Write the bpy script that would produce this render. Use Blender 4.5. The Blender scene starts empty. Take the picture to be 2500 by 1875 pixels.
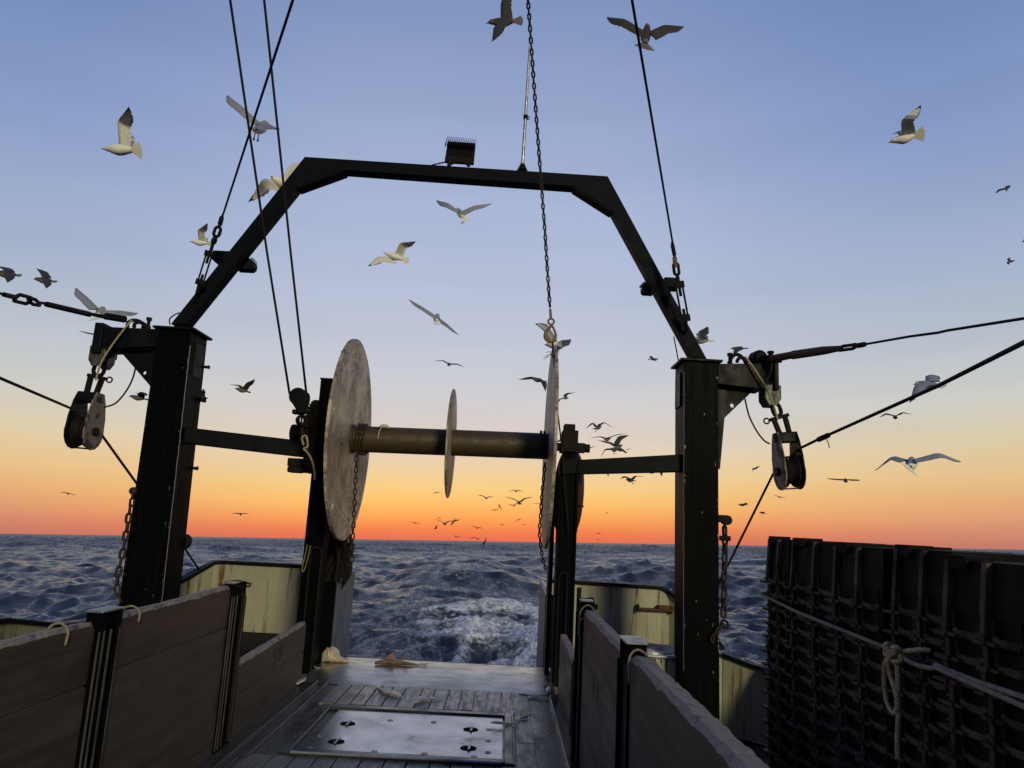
import bpy, bmesh, math, random
import numpy as np
from mathutils import Vector, Matrix
from mathutils.geometry import tessellate_polygon
random.seed(7)
scene = bpy.context.scene
C = scene.collection
V = Vector
# ------------------------------------------------------------------ camera
# The photo: 26 mm phone lens. CAM_SHIP / CAM_WORLD: the axes of the vessel and of the level sea seen from the camera
FPX, CX, CY = 1815.0, 1250.0, 937.5          # the photograph's focal length and centre in its own pixels
EYE = 1.9                                    # eye height above the trawl deck
SEA = 3.4                                    # eye height above the sea
def ray(u, v): return V(((u-CX)/FPX, -(v-CY)/FPX, -1.0))
dY = ray(1232, 1277).normalized()
dX = V((math.cos(math.radians(3)), -math.sin(math.radians(3)), 0)); dX = (dX-dX.dot(dY)*dY).normalized()
dZ = dX.cross(dY)
CAM_SHIP = Matrix((dX, dY, dZ))              # camera -> vessel
wZ = ray(2495, 1341.9).cross(ray(0, 1302.5)).normalized()
if wZ.y < 0: wZ = -wZ
wY = (V((0, 0, -1))-wZ*wZ.dot(V((0, 0, -1)))).normalized()
wX = wY.cross(wZ)
CAM_WORLD = Matrix((wX, wY, wZ))             # camera -> world
SHIP = Matrix.Translation((0, 0, SEA)) @ (CAM_WORLD @ CAM_SHIP.transposed()).to_4x4() @ Matrix.Translation((0, 0, -EYE))
cd = bpy.data.cameras.new('camera'); cam = bpy.data.objects.new('camera', cd); C.objects.link(cam)
cd.sensor_width = 36; cd.lens = FPX/2500*36; cd.clip_start = 0.05; cd.clip_end = 90000
cam.matrix_world = Matrix.Translation((0, 0, SEA)) @ CAM_WORLD.to_4x4()
scene.camera = cam
# ------------------------------------------------------------------ sky
SUN_AZ = math.radians(-3)                    # where the sun went down, west of dead astern
def lin(c): return tuple((x/255/12.92 if x/255 <= .04045 else ((x/255+.055)/1.055)**2.4) for x in c)+(1,)
world = bpy.data.worlds.new('World'); scene.world = world; world.use_nodes = True
nt = world.node_tree; N = nt.nodes; L = nt.links
def wn(t, **k):
    n = N.new(t)
    for a, b in k.items(): setattr(n, a, b)
    return n
def wmath(op, a, b=None, clamp=False):
    n = wn('ShaderNodeMath', operation=op, use_clamp=clamp)
    for i, x in enumerate((a, b)):
        if x is None: continue
        if isinstance(x, (int, float)): n.inputs[i].default_value = x
        else: L.new(x, n.inputs[i])
    return n.outputs[0]
tc = wn('ShaderNodeTexCoord'); sep = wn('ShaderNodeSeparateXYZ'); L.new(tc.outputs['Generated'], sep.inputs[0])
elev = wmath('ARCSINE', sep.outputs[2])
e01 = wmath('DIVIDE', elev, math.radians(60), True)
def ramp(stops):
    r = wn('ShaderNodeValToRGB'); cr = r.color_ramp; cr.interpolation = 'B_SPLINE' if False else 'LINEAR'
    while len(cr.elements) < len(stops): cr.elements.new(0.5)
    for e, (d, c) in zip(cr.elements, stops): e.position = d/60; e.color = lin(c)
    L.new(e01, r.inputs[0]); return r.outputs[0]
WEST = ramp([(0, (234, 112, 82)), (.7, (243, 130, 80)), (1.5, (249, 158, 86)), (2.7, (252, 190, 106)), (3.9, (247, 205, 132)), (5.2, (239, 208, 160)),
             (7.3, (222, 206, 192)), (9.8, (210, 205, 205)), (13.5, (197, 201, 213)), (19, (183, 192, 216)), (27, (165, 179, 213)), (39, (129, 149, 192)), (60, (74, 100, 156))])
SIDE = ramp([(0, (196, 124, 108)), (.8, (208, 136, 112)), (1.8, (220, 154, 116)), (3.2, (228, 176, 124)), (4.8, (230, 194, 142)), (7.0, (220, 205, 170)),
             (9.5, (204, 204, 196)), (13, (186, 193, 202)), (19, (162, 176, 204)), (27, (134, 155, 198)), (39, (102, 129, 181)), (60, (64, 90, 146))])
EAST = ramp([(0, (70, 78, 104)), (4, (86, 88, 116)), (9, (108, 100, 126)), (16, (98, 104, 138)), (27, (82, 98, 142)), (39, (74, 94, 144)), (60, (64, 86, 140))])
sd = V((math.sin(SUN_AZ), math.cos(SUN_AZ), 0))
hl = wmath('SQRT', wmath('ADD', wmath('MULTIPLY', sep.outputs[0], sep.outputs[0]), wmath('ADD', wmath('MULTIPLY', sep.outputs[1], sep.outputs[1]), 1e-6)))
ca = wmath('DIVIDE', wmath('ADD', wmath('MULTIPLY', sep.outputs[0], sd.x), wmath('MULTIPLY', sep.outputs[1], sd.y)), hl)
az = wmath('ARCCOSINE', ca)
def mr(x, a, b):
    n = wn('ShaderNodeMapRange', interpolation_type='SMOOTHSTEP'); L.new(x, n.inputs[0]); n.inputs[1].default_value = a; n.inputs[2].default_value = b
    return n.outputs[0]
def mix(f, a, b, mode='MIX'):
    n = wn('ShaderNodeMix', data_type='RGBA', blend_type=mode)
    if isinstance(f, (int, float)): n.inputs[0].default_value = f
    else: L.new(f, n.inputs[0])
    for i, x in ((6, a), (7, b)):
        if isinstance(x, tuple): n.inputs[i].default_value = x
        else: L.new(x, n.inputs[i])
    return n.outputs[2]
grad = mix(mr(az, math.radians(6), math.radians(38)), WEST, SIDE)
grad = mix(mr(az, math.radians(65), math.radians(145)), grad, EAST)
below = mr(elev, -.02, 0.0)
grad = mix(below, lin((40, 50, 72)), grad)
hz = wn('ShaderNodeTexNoise'); hzm = wn('ShaderNodeMapping'); hzm.inputs['Scale'].default_value = (1.2, 1.2, 14); L.new(tc.outputs['Generated'], hzm.inputs[0]); L.new(hzm.outputs[0], hz.inputs[0]); hz.inputs['Scale'].default_value = 1.6; hz.inputs['Detail'].default_value = 3
hzr = wn('ShaderNodeMapRange'); L.new(hz.outputs[0], hzr.inputs[0]); hzr.inputs[3].default_value = .93; hzr.inputs[4].default_value = 1.07
hzs = wn('ShaderNodeVectorMath', operation='SCALE'); L.new(grad, hzs.inputs[0]); L.new(hzr.outputs[0], hzs.inputs['Scale']); grad = hzs.outputs[0]
sky = wn('ShaderNodeTexSky', sky_type='NISHITA', sun_disc=False, sun_elevation=math.radians(-1.5), sun_rotation=SUN_AZ)
b1 = N['Background']; L.new(grad, b1.inputs[0]); b1.inputs[1].default_value = 0.98
b2 = wn('ShaderNodeBackground'); L.new(sky.outputs[0], b2.inputs[0]); b2.inputs[1].default_value = 0.03
ad = wn('ShaderNodeAddShader'); L.new(b1.outputs[0], ad.inputs[0]); L.new(b2.outputs[0], ad.inputs[1])
L.new(ad.outputs[0], N['World Output'].inputs[0])
# ------------------------------------------------------------------ one directional lamp added for the unseen deck floodlights: low, soft and warm, from forward of the camera
sl = bpy.data.lights.new('unseen_deck_flood', 'SUN'); unseen_deck_flood = bpy.data.objects.new('unseen_deck_flood', sl); C.objects.link(unseen_deck_flood)
sl.energy = 1.9; sl.color = (1.0, 0.89, 0.55); sl.angle = math.radians(10)
unseen_deck_flood.rotation_euler = V((-0.33, 0.92, -0.22)).to_track_quat('-Z', 'Y').to_euler()
scene.view_settings.view_transform = 'Standard'; scene.view_settings.look = 'None'
scene.view_settings.exposure = 0; scene.view_settings.gamma = 1

# ------------------------------------------------------------------ helpers: from a photo pixel to a point on a plane of the vessel
def _r(u, v): return CAM_SHIP @ ray(u, v)
def PY(u, v, y): d = _r(u, v); return d*(y/d.y)+V((0, 0, EYE))
def PX(u, v, x): d = _r(u, v); return d*(x/d.x)+V((0, 0, EYE))
def PZ(u, v, z): d = _r(u, v); return d*((z-EYE)/d.z)+V((0, 0, EYE))
def reg(ox, oy, s): return lambda x, y: (ox+x/s, oy+y/s)
ship_roots = []

class MB:
    def __init__(s): s.v = []; s.f = []; s.m = []
    def add(s, vs, fs, mi=0):
        o = len(s.v); s.v += [tuple(p) for p in vs]; s.f += [tuple(i+o for i in f) for f in fs]; s.m += [mi]*len(fs); return s
    def box(s, x0, x1, y0, y1, z0, z1, mi=0):
        return s.add([(x, y, z) for z in (z0, z1) for y in (y0, y1) for x in (x0, x1)],
                     [(0, 2, 3, 1), (4, 5, 7, 6), (0, 1, 5, 4), (2, 6, 7, 3), (0, 4, 6, 2), (1, 3, 7, 5)], mi)
    def beam(s, a, b, w, h, up=(0, 0, 1), mi=0, w2=None, h2=None):
        a, b = V(a), V(b); d = (b-a).normalized(); sd = d.cross(V(up))
        if sd.length < 1e-4: sd = d.cross(V((0, 1, 0)))
        sd.normalize(); u = sd.cross(d); vs = []
        for p, ww, hh in ((a, w, h), (b, w2 or w, h2 or h)):
            for i, j in ((-1, -1), (1, -1), (1, 1), (-1, 1)): vs.append(p+sd*(i*ww/2)+u*(j*hh/2))
        return s.add(vs, [(0, 1, 2, 3), (7, 6, 5, 4), (0, 4, 5, 1), (1, 5, 6, 2), (2, 6, 7, 3), (3, 7, 4, 0)], mi)
    def prism(s, poly, ext, holes=(), mi=0):
        loops = [[V(p) for p in poly]]+[[V(p) for p in h] for h in holes]; ext = V(ext)
        flat = [p for l in loops for p in l]; n = len(flat)
        tris = tessellate_polygon(loops)
        fs = [tuple(t) for t in tris]+[tuple(i+n for i in reversed(t)) for t in tris]
        o = 0
        for l in loops:
            k = len(l)
            fs += [(o+i, o+(i+1) % k, o+(i+1) % k+n, o+i+n) for i in range(k)]; o += k
        return s.add(flat+[p+ext for p in flat], fs, mi)
    def tube(s, pts, r, n=8, closed=False, mi=0):
        pts = [V(p) for p in pts]; k = len(pts); rs = r if isinstance(r, (list, tuple)) else [r]*k
        t0 = (pts[1]-pts[0]).normalized(); nrm = t0.cross(V((0, 0, 1)))
        if nrm.length < .05: nrm = t0.cross(V((1, 0, 0)))
        nrm.normalize(); vs = []
        for i in range(k):
            if closed: t = pts[(i+1) % k]-pts[i-1]
            else: t = pts[min(i+1, k-1)]-pts[max(i-1, 0)]
            t.normalize(); nrm = (nrm-t*nrm.dot(t)).normalized(); b = t.cross(nrm)
            for j in range(n):
                a = 2*math.pi*j/n; vs.append(pts[i]+(nrm*math.cos(a)+b*math.sin(a))*rs[i])
        fs = []
        for i in range(k if closed else k-1):
            for j in range(n):
                q = (i+1) % k; fs.append((i*n+j, i*n+(j+1) % n, q*n+(j+1) % n, q*n+j))
        if not closed: fs += [tuple(range(n-1, -1, -1)), tuple(range((k-1)*n, k*n))]
        return s.add(vs, fs, mi)
    def lathe(s, o, ax, prof, n=24, mi=0):
        ax = V(ax).normalized(); u = ax.cross(V((0, 0, 1)))
        if u.length < .05: u = ax.cross(V((0, 1, 0)))
        u.normalize(); w = ax.cross(u); o = V(o); vs = []
        for r, t in prof:
            for j in range(n):
                a = 2*math.pi*j/n; vs.append(o+ax*t+(u*math.cos(a)+w*math.sin(a))*max(r, 1e-4))
        fs = [(i*n+j, i*n+(j+1) % n, (i+1)*n+(j+1) % n, (i+1)*n+j) for i in range(len(prof)-1) for j in range(n)]
        fs += [tuple(range(n-1, -1, -1)), tuple(range((len(prof)-1)*n, len(prof)*n))]
        return s.add(vs, fs, mi)
    def link(s, c, d, nr, ln, wd, r, n=6):
        c, d, nr = V(c), V(d).normalized(), V(nr); nr = (nr-d*nr.dot(d)).normalized(); h = ln/2-wd/2; q = wd/2-r; pts = []
        for sg in (1, -1):
            for a in range(7):
                t = math.pi*a/6; pts.append(c+d*sg*(h+math.sin(t)*q)+nr*sg*(math.cos(t)*q))
        return s.tube(pts, r, n, True)
    def chain(s, path, pitch, ln, wd, r, n=6):
        path = [V(p) for p in path]; pts = resample(path, pitch)
        ref = V((1, .35, 0))
        for i in range(len(pts)-1):
            d = (pts[i+1]-pts[i]).normalized(); a = (ref-d*ref.dot(d)).normalized(); b = d.cross(a)
            t = (.0 if i % 2 else math.pi/2)+random.uniform(-.15, .15)
            s.link((pts[i]+pts[i+1])/2, d, a*math.cos(t)+b*math.sin(t), ln, wd, r, n)
        return s
    def rope(s, path, R, pitch, n=6, strands=3, step=None):
        pts = resample([V(p) for p in path], step or pitch/8)
        t0 = (pts[1]-pts[0]).normalized(); nrm = t0.cross(V((.3, .2, 1))).normalized(); fr = []
        for i in range(len(pts)):
            t = (pts[min(i+1, len(pts)-1)]-pts[max(i-1, 0)]).normalized(); nrm = (nrm-t*nrm.dot(t)).normalized(); fr.append((nrm.copy(), t.cross(nrm)))
        st = step or pitch/8
        for k in range(strands):
            s.tube([p+(f[0]*math.cos(2*math.pi*(i*st/pitch+k/strands))+f[1]*math.sin(2*math.pi*(i*st/pitch+k/strands)))*R*.5 for i, (p, f) in enumerate(zip(pts, fr))], R*.54, n)
        return s
    def build(s, name, mats, parent=None, base=None, bevel=0, smooth=None, on_ship=True, clean=True):
        if not isinstance(mats, (list, tuple)): mats = [mats]
        off = V(parent['_o']) if parent is not None else V((0, 0, 0))
        if parent is None:
            xs = np.array(s.v); mn = xs.min(0); mx = xs.max(0)
            off = V(base) if base is not None else V(((mn[0]+mx[0])/2, (mn[1]+mx[1])/2, mn[2]))
        me = bpy.data.meshes.new(name); me.from_pydata([tuple(V(p)-off) for p in s.v], [], s.f)
        for m in mats: me.materials.append(m)
        if len(mats) > 1: me.polygons.foreach_set('material_index', s.m)
        if clean:
            bm = bmesh.new(); bm.from_mesh(me); bmesh.ops.recalc_face_normals(bm, faces=bm.faces); bm.to_mesh(me); bm.free()
        o = bpy.data.objects.new(name, me); C.objects.link(o)
        if smooth is True: me.polygons.foreach_set('use_smooth', [True]*len(me.polygons))
        elif smooth: me.shade_smooth(); me.set_sharp_from_angle(angle=math.radians(smooth))
        if bevel:
            b = o.modifiers.new('bevel', 'BEVEL'); b.width = bevel; b.segments = 2; b.limit_method = 'ANGLE'; b.angle_limit = math.radians(40); b.harden_normals = False
        o['_o'] = tuple(off)
        if parent is not None: o.parent = parent; o.location = off-V(parent['_o']) if False else (0, 0, 0)
        else:
            o.location = off
            if on_ship: ship_roots.append(o)
        return o
def resample(path, step):
    out = [path[0].copy()]; acc = 0.0
    for a, b in zip(path, path[1:]):
        l = (b-a).length; 
        if l < 1e-9: continue
        t = step-acc
        while t <= l: out.append(a.lerp(b, t/l)); t += step
        acc = l-(t-step)
    return out
def curve(pts, n=12):
    """Catmull-Rom through the points"""
    pts = [V(p) for p in pts]; P = [2*pts[0]-pts[1]]+pts+[2*pts[-1]-pts[-2]]; out = []
    for i in range(1, len(P)-2):
        a, b, c, d = P[i-1:i+3]
        for k in range(n):
            t = k/n; out.append(.5*((2*b)+(c-a)*t+(2*a-5*b+4*c-d)*t*t+(3*b-a-3*c+d)*t**3))
    return out+[pts[-1]]
def tag(o, label=None, cat=None, group=None, kind=None):
    for k, v in (('label', label), ('category', cat), ('group', group), ('kind', kind)):
        if v: o[k] = v
    return o
def thing(name, loc, label, cat, group=None, on_ship=True):
    o = bpy.data.objects.new(name, None); o.empty_display_size = .1; C.objects.link(o); o.location = loc; o['_o'] = tuple(loc)
    if on_ship: ship_roots.append(o)
    return tag(o, label, cat, group)

# ------------------------------------------------------------------ materials
def mat(name, c1, c2=None, rough=.5, r2=None, metal=0, scale=6, stretch=(1, 1, 1), lo=.35, hi=.65, layer=None, bump=0, bscale=None, spec=.5, detail=6, distort=0, rnd=0, coat=0):
    """c1/c2 mixed by noise; layer = (colour, scale, stretch, lo, hi, roughness) a second stain"""
    m = bpy.data.materials.new(name); m.use_nodes = True; t = m.node_tree; n = t.nodes; p = n['Principled BSDF']
    tcn = n.new('ShaderNodeTexCoord'); co = tcn.outputs['Object']
    if rnd:
        oi = n.new('ShaderNodeObjectInfo'); va = n.new('ShaderNodeVectorMath'); va.operation = 'ADD'
        mm = n.new('ShaderNodeMath'); mm.operation = 'MULTIPLY'; mm.inputs[1].default_value = 37; t.links.new(oi.outputs['Random'], mm.inputs[0])
        t.links.new(co, va.inputs[0]); t.links.new(mm.outputs[0], va.inputs[1]); co = va.outputs[0]
    def noise(sc, st, det=detail, dist=distort):
        mp = n.new('ShaderNodeMapping'); mp.inputs['Scale'].default_value = st; t.links.new(co, mp.inputs[0])
        x = n.new('ShaderNodeTexNoise'); x.inputs['Scale'].default_value = sc; x.inputs['Detail'].default_value = det; x.inputs['Roughness'].default_value = .62; x.inputs['Distortion'].default_value = dist
        t.links.new(mp.outputs[0], x.inputs[0]); return x.outputs[0]
    def rng(x, a, b, c=0, d=1):
        r = n.new('ShaderNodeMapRange'); r.inputs[1].default_value = a; r.inputs[2].default_value = b; r.inputs[3].default_value = c; r.inputs[4].default_value = d; t.links.new(x, r.inputs[0]); return r.outputs[0]
    def mx(f, a, b):
        q = n.new('ShaderNodeMix'); q.data_type = 'RGBA'; t.links.new(f, q.inputs[0])
        for i, z in ((6, a), (7, b)):
            if isinstance(z, tuple): q.inputs[i].default_value = (*z[:3], 1)
            else: t.links.new(z, q.inputs[i])
        return q.outputs[2]
    x = noise(scale, stretch); f = rng(x, lo, hi)
    col = mx(f, c1, c2 or c1); rg = rng(x, lo, hi, rough, r2 if r2 is not None else rough)
    if layer:
        lc, ls, lst, l0, l1, lr = layer
        lf = rng(noise(ls, lst), l0, l1); col = mx(lf, col, lc)
        q = n.new('ShaderNodeMix'); t.links.new(lf, q.inputs[0]); t.links.new(rg, q.inputs[2]); q.inputs[3].default_value = lr; rg = q.outputs[0]
    t.links.new(col, p.inputs['Base Color']); t.links.new(rg, p.inputs['Roughness'])
    p.inputs['Metallic'].default_value = metal; p.inputs['Specular IOR Level'].default_value = spec; p.inputs['Coat Weight'].default_value = coat
    if bump:
        b = n.new('ShaderNodeBump'); b.inputs['Strength'].default_value = 1; b.inputs['Distance'].default_value = bump
        t.links.new(noise(bscale or scale*3, stretch), b.inputs['Height']); t.links.new(b.outputs[0], p.inputs['Normal'])
    return m
M = {}
M['black'] = mat('black_marine_paint', (.0035, .0045, .006), (.006, .007, .009), .35, .6, scale=5, stretch=(1, 1, .5), layer=((.05, .03, .014), 9, (1, 1, .4), .72, .82, .8), bump=.0025, bscale=22, spec=.07)
M['black2'] = mat('black_streaked_paint', (.0022, .0027, .0034), (.005, .005, .005), .4, .65, scale=16, stretch=(1, 1, .06), lo=.5, hi=.75, layer=((.045, .035, .022), 9, (1, 1, .14), .70, .86, .7), bump=.0015, bscale=30, spec=.015)
M['arch'] = mat('arch_paint', (.0025, .004, .007), (.004, .006, .009), .5, .65, scale=4, bump=.002, bscale=25, layer=((.05, .03, .02), 10, (1, 1, 1), .72, .82, .8), spec=.06)
M['dark'] = mat('dark_iron', (.005, .0045, .004), (.012, .009, .007), .6, .8, scale=22, bump=.003, bscale=60, spec=.15)
M['chain'] = mat('rusty_chain', (.010, .008, .007), (.040, .025, .015), .5, .75, scale=40, spec=.3)
M['wire'] = mat('tarred_wire', (.007, .006, .0065), (.013, .009, .009), .6, .8, scale=12, spec=.2)
M['hook'] = mat('worn_yellow_hook', (.19, .11, .014), (.05, .032, .012), .45, .6, scale=30, lo=.4, hi=.7)
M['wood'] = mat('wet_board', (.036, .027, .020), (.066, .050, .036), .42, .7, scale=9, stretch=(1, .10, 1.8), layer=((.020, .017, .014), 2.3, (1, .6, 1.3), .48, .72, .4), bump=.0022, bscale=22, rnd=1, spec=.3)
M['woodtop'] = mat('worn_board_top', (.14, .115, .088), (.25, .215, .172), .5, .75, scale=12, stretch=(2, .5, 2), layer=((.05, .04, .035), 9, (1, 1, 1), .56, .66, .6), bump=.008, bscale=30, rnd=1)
M['deck'] = mat('wet_deck_plate', (.020, .020, .020), (.052, .052, .051), .16, .5, scale=3.2, stretch=(1, .6, 1), layer=((.018, .017, .014), 7, (1.5, .4, 1), .5, .64, .28), bump=.003, bscale=40)
M['plank'] = mat('wet_deck_plank', (.075, .070, .062), (.155, .148, .138), .22, .55, scale=6, stretch=(4, .5, 1), layer=((.035, .034, .032), 5, (1, .5, 1), .5, .66, .25), bump=.004, bscale=30, rnd=1)
M['hatch'] = mat('wet_hatch_plate', (.50, .50, .51), (.32, .32, .33), .16, .30, metal=.85, scale=2.2, layer=((.05, .05, .05), 2.6, (1, 1, 1), .60, .70, .3), bump=.0006, bscale=30)
M['ramp'] = mat('wet_ramp_plate', (.40, .37, .31), (.28, .26, .21), .18, .34, metal=.85, scale=2.5, stretch=(1, 2, 1), layer=((.085, .075, .035), 3, (1, 1, 1), .60, .75, .3), bump=.001, bscale=30)
M['steel'] = mat('bare_steel', (.32, .34, .37), (.20, .21, .23), .30, .5, metal=.75, scale=8, layer=((.05, .045, .04), 12, (1, 1, .3), .6, .75, .5), bump=.001)
M['jamb'] = mat('blue_grey_plate', (.095, .125, .16), (.06, .08, .105), .34, .5, metal=.3, scale=7, stretch=(1, 1, .4), layer=((.10, .07, .05), 12, (1, 1, .4), .62, .75, .6))
M['edge'] = mat('worn_flange_edge', (.12, .12, .115), (.03, .03, .03), .45, .6, metal=.5, scale=14, stretch=(1, 1, .25))
M['cream'] = mat('cream_bulwark_paint', (.31, .31, .225), (.24, .238, .165), .4, .6, scale=3, stretch=(1, 1, .35), layer=((.085, .035, .010), 6, (1.6, 1.6, .13), .56, .70, .8), bump=.003, bscale=20)
M['rust'] = mat('rust', (.10, .038, .010), (.045, .022, .010), .8, .9, scale=14, stretch=(1, 1, .4), bump=.004)
M['flange'] = None
M['drum'] = mat('ochre_drum_paint', (.055, .034, .009), (.034, .024, .009), .45, .65, scale=11, layer=((.018, .015, .009), 14, (1, 1, 1), .55, .8, .5), bump=.002)
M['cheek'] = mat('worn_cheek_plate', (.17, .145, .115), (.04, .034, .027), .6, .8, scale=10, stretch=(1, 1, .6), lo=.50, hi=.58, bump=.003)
M['crate'] = mat('black_plastic', (.0028, .0028, .0027), (.005, .0046, .0042), .6, .8, scale=14, layer=((.035, .029, .023), 7, (1, 1, 1), .66, .80, .75), rnd=1, bump=.002, spec=.10)
M['crateedge'] = mat('scuffed_plastic', (.072, .056, .040), (.012, .010, .008), .6, .8, scale=9, spec=.2, rnd=1)
M['rope'] = mat('manila_rope', (.42, .355, .18), (.24, .20, .10), .75, .85, scale=30)
M['greyrope'] = mat('grey_rope', (.27, .235, .16), (.16, .14, .10), .75, .85, scale=30)
M['green'] = mat('green_twine', (.035, .06, .04), (.06, .08, .05), .8, scale=30)
M['yellow'] = mat('yellow_twine', (.22, .18, .03), (.15, .12, .03), .7, scale=30)
M['red'] = mat('dark_red_float', (.045, .009, .007), (.03, .008, .006), .5, .6, scale=8)
M['white'] = mat('gull_white', (.86, .85, .74), (.76, .75, .65), .8, scale=18, stretch=(1, 1, 1))
M['wingu'] = mat('gull_underwing', (.70, .69, .60), (.52, .51, .46), .8, scale=26)
M['grey'] = mat('gull_grey_mantle', (.20, .21, .23), (.27, .28, .30), .8, scale=20)
M['brown'] = mat('gull_silhouette_body', (.085, .075, .068), (.14, .125, .115), .85, scale=26)  # unlit look of the distant gulls, put into a darker body colour
M['brownw'] = mat('gull_silhouette_wing', (.022, .019, .018), (.040, .034, .031), .85, scale=30)  # same shade put into their wing colour
M['tip'] = mat('gull_black_wingtip', (.012, .012, .014), (.03, .03, .03), .7, scale=20)
M['bill'] = mat('gull_bill', (.45, .32, .08), (.30, .20, .06), .5, scale=30)
M['leg'] = mat('gull_leg', (.06, .045, .04), None, .6)
M['fish'] = mat('pale_fish_skin', (.62, .60, .58), (.36, .34, .33), .25, .45, scale=16, layer=((.12, .07, .06), 9, (1, 1, 1), .6, .75, .4))
M['shark'] = mat('tan_fish_skin', (.24, .17, .08), (.11, .075, .04), .3, .5, scale=14)
M['skate'] = mat('buff_fish_skin', (.52, .46, .34), (.30, .24, .16), .3, .5, scale=12)
M['glass'] = mat('lamp_glass', (.42, .44, .46), None, .12, metal=.4)
M['hole_shade'] = mat('hand_hole_shade', (.022, .008, .007), (.010, .007, .007), .9, scale=20, spec=.02)
M['mark'] = mat('black_marker_paint', (.014, .012, .011), None, .6)
M['lid'] = mat('cast_alloy_lid', (.40, .41, .44), (.24, .25, .27), .3, .5, metal=.6, scale=10)
def flange_mat():
    m = bpy.data.materials.new('weathered_flange'); m.use_nodes = True; t = m.node_tree; n = t.nodes; p = n['Principled BSDF']
    tcn = n.new('ShaderNodeTexCoord')
    # wear runs in arcs about the hub: noise in (radius, angle), warped by a slow noise
    lw = n.new('ShaderNodeTexNoise'); lw.inputs['Scale'].default_value = 1.7; lw.inputs['Detail'].default_value = 3; t.links.new(tcn.outputs['Object'], lw.inputs[0])
    sx = n.new('ShaderNodeSeparateXYZ'); t.links.new(tcn.outputs['Object'], sx.inputs[0])
    def mt(op, p_, q_=None):
        k = n.new('ShaderNodeMath'); k.operation = op
        for i, z in enumerate((p_, q_)):
            if z is None: continue
            if isinstance(z, (int, float)): k.inputs[i].default_value = z
            else: t.links.new(z, k.inputs[i])
        return k.outputs[0]
    rad = mt('SQRT', mt('ADD', mt('MULTIPLY', sx.outputs[1], sx.outputs[1]), mt('MULTIPLY', sx.outputs[2], sx.outputs[2])))
    ang = mt('ARCTAN2', sx.outputs[2], sx.outputs[1])
    rw = mt('ADD', rad, mt('MULTIPLY', lw.outputs[0], .75))
    cx_ = n.new('ShaderNodeCombineXYZ'); t.links.new(mt('MULTIPLY', rw, 17), cx_.inputs[0]); t.links.new(mt('MULTIPLY', mt('COSINE', ang), 2.6), cx_.inputs[1]); t.links.new(mt('MULTIPLY', mt('SINE', ang), 2.6), cx_.inputs[2])
    x = n.new('ShaderNodeTexNoise'); x.inputs['Scale'].default_value = 1.5; x.inputs['Detail'].default_value = 9; x.inputs['Roughness'].default_value = .74; x.inputs['Distortion'].default_value = .8; t.links.new(cx_.outputs[0], x.inputs[0])
    x2 = n.new('ShaderNodeTexNoise'); x2.inputs['Scale'].default_value = 2.2; x2.inputs['Detail'].default_value = 4; t.links.new(tcn.outputs['Object'], x2.inputs[0])
    a = n.new('ShaderNodeMath'); a.operation = 'MULTIPLY_ADD'; t.links.new(x2.outputs[0], a.inputs[0]); a.inputs[1].default_value = .55; t.links.new(x.outputs[0], a.inputs[2])
    r = n.new('ShaderNodeValToRGB'); t.links.new(a.outputs[0], r.inputs[0]); r.color_ramp.elements[0].position = .62; r.color_ramp.elements[0].color = (.065, .046, .028, 1); r.color_ramp.elements[1].position = .93; r.color_ramp.elements[1].color = (.56, .47, .345, 1)
    t.links.new(r.outputs[0], p.inputs['Base Color']); p.inputs['Roughness'].default_value = .55
    b = n.new('ShaderNodeBump'); b.inputs['Distance'].default_value = .004; t.links.new(a.outputs[0], b.inputs['Height']); t.links.new(b.outputs[0], p.inputs['Normal'])
    return m
M['flange'] = flange_mat()

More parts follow.
